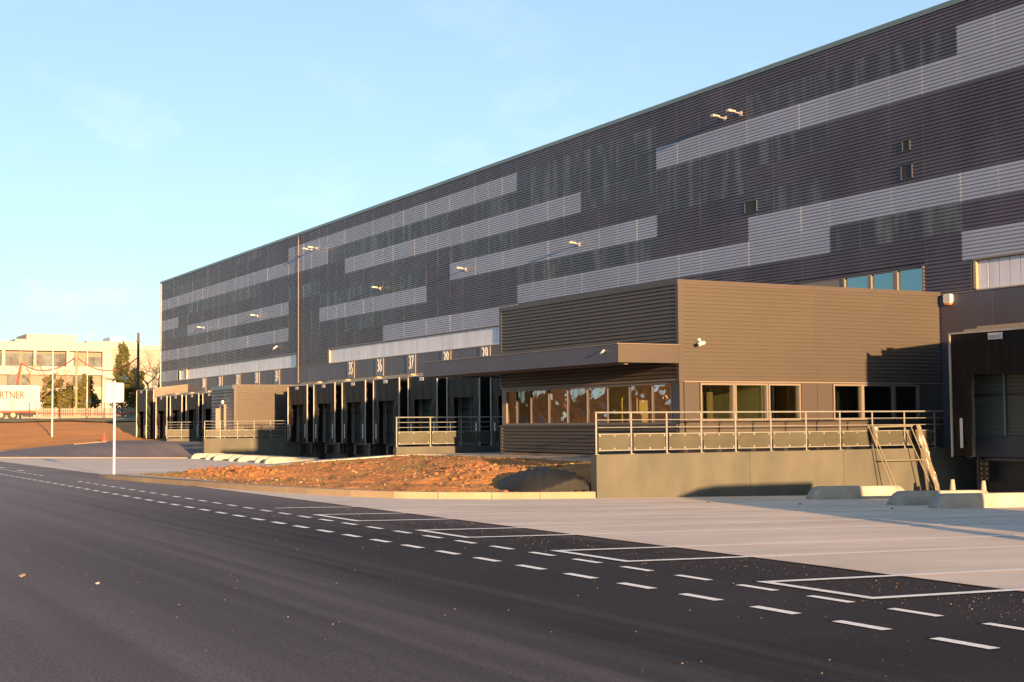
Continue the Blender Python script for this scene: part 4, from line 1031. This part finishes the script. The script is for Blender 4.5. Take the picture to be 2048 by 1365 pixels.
conifer(-180, 6.9, 2.6, 5.6, 1.8, 'upright olive shrub behind the fence, right one', 'leaf2', 5, 'shrub', 12, 'shrubs behind the fence', .45)
def bare_tree(x, y, z, h, label, seed, m, lean=.0, r0=.16, spread=.55, r_min=.02):
    rr = random.Random(seed); t = thing('bare_tree', label, 'tree', (x, y, z), 'leafless trees beyond the fence')
    tr = MB(); br = MB()
    def rec(p, d, L_, r, dep):
        q = p + d * L_; mid = p + d * L_ * .5 + Vector((rr.gauss(0, .04), rr.gauss(0, .04), 0)) * L_
        tgt = tr if dep == 0 else br
        tgt.tube(p, mid, r, r * .85, 5, False); tgt.tube(mid, q, r * .85, r * .68, 5, False)
        if dep >= 5: return
        for i in range(3 if dep < 2 else 2 + (rr.random() < .6)):
            nd = (d + Vector((rr.gauss(0, spread), rr.gauss(0, spread), rr.gauss(.12, spread * .5)))).normalized()
            nd.z = max(nd.z, -.05); rec(q if i else mid.lerp(q, .7), nd.normalized(), L_ * (.70 + .20 * rr.random()), max(r_min, r * .62), dep + 1)
    rec(Vector((x, y, z - .2)), Vector((0, lean, 1)).normalized(), h * .27, r0, 0)
    part('trunk', tr, m, t); part('branches', br, m, t)
bare_tree(-175, .2, 2.6, 8.6, 'pale leafless tree behind the trailer end', 21, M['barklight'], r0=.14)
bare_tree(-170, 12.0, 2.6, 9.0, 'leafless spreading tree beside the warehouse corner', 8, M['bark'], .02, .20, .6)
bare_tree(-175, 16.3, 2.6, 6.5, 'smaller reddish leafless tree against the warehouse edge', 5, M['bark'], 0, .12, .6)
# berm and trees across the road (seen only as reflections in the ribbon windows)
g = MB(); sheet(g, axis_pts([(-140, 0, 50)]), axis_pts([(-75, -36, 16)]), lambda x, y: gz(x, y) + 5.8 * sm(-36, -47, y) + .2 * noise.noise(Vector((x * .3, y * .3, 0))), 0.03)
struct('earth_berm', g, M['bank'])
for i, (x_, y_) in enumerate(((-52, -52), (-66, -54), (-80, -51), (-96, -55), (-112, -52))):
    conifer(x_, y_, 5.8, 6 + (i % 3), 2.3, f'bushy tree on the berm across the road, {ordn[i]} from the camera', 'leaf', 30 + i, skirts=8, group='trees on the berm across the road')

# ------------------------------------------------------------------ grit, cone, scraps on the road
b = MB(); rg = random.Random(5)
for _ in range(2600):
    x_ = -4.5 - 22 * rg.random() ** 1.3; y_ = rg.uniform(-27.5, -19.9) if rg.random() < .25 else rg.gauss(-20.7, .55)
    r_ = .002 + .0045 * rg.random() ** 4; b.blob((x_, y_, gz(x_, y_) + r_ * .5 + (.006 if y_ > -19.77 else 0)), r_, seed=rg.random())
o = part('road_grit', b, M['pebble']); o['kind'] = 'stuff'
lf = MB()
def scrap(x_, y_, r_, m, label, name='dry_leaf', cat='leaf'):
    z_ = gz(x_, y_) + .006
    q = MB().grid(lambda u, v: (x_ + (u - .5) * r_ * 2.2, y_ + (v - .5) * r_ * (1 - abs(2 * u - 1) ** 2 * .8), z_ + .25 * r_ * abs(math.sin(u * 7)) + .2 * r_ * v), 8, 4)
    single(name, q, m, label, cat)
scrap(-14.0, -27.7, .065, M['stone'], 'curled pale brown leaf on the asphalt at the left edge')
scrap(-13.1, -27.2, .04, M['white'], 'small white paper scrap on the asphalt, right of the leaf', 'paper_scrap', 'litter')
for x_, y_, i in ((-23.6, -10.5, 0), (-24.9, -11.9, 1), (-21.5, -9.9, 2)):
    single('lump', MB().blob((x_, y_, gz(x_, y_) + .015), .035, seed=i, squash=.4), M['tyre'], f'small dark lump on the shaded yard concrete, {("middle", "left", "right")[i]} one', 'debris', 'dark lumps on the yard')
t = thing('traffic_cone', 'small red traffic cone at the foot of the brown bank', 'cone', (-103, -7.6, bankz(-103, -7.6)))
zc_ = bankz(-103, -7.6); part('base', MB().box(-103.2, -102.8, -7.8, -7.4, zc_, zc_ + .05), M['red'], t); part('cone', MB().tube((-103, -7.6, zc_ + .05), (-103, -7.6, zc_ + .55), .16, .04, 10), M['red'], t)
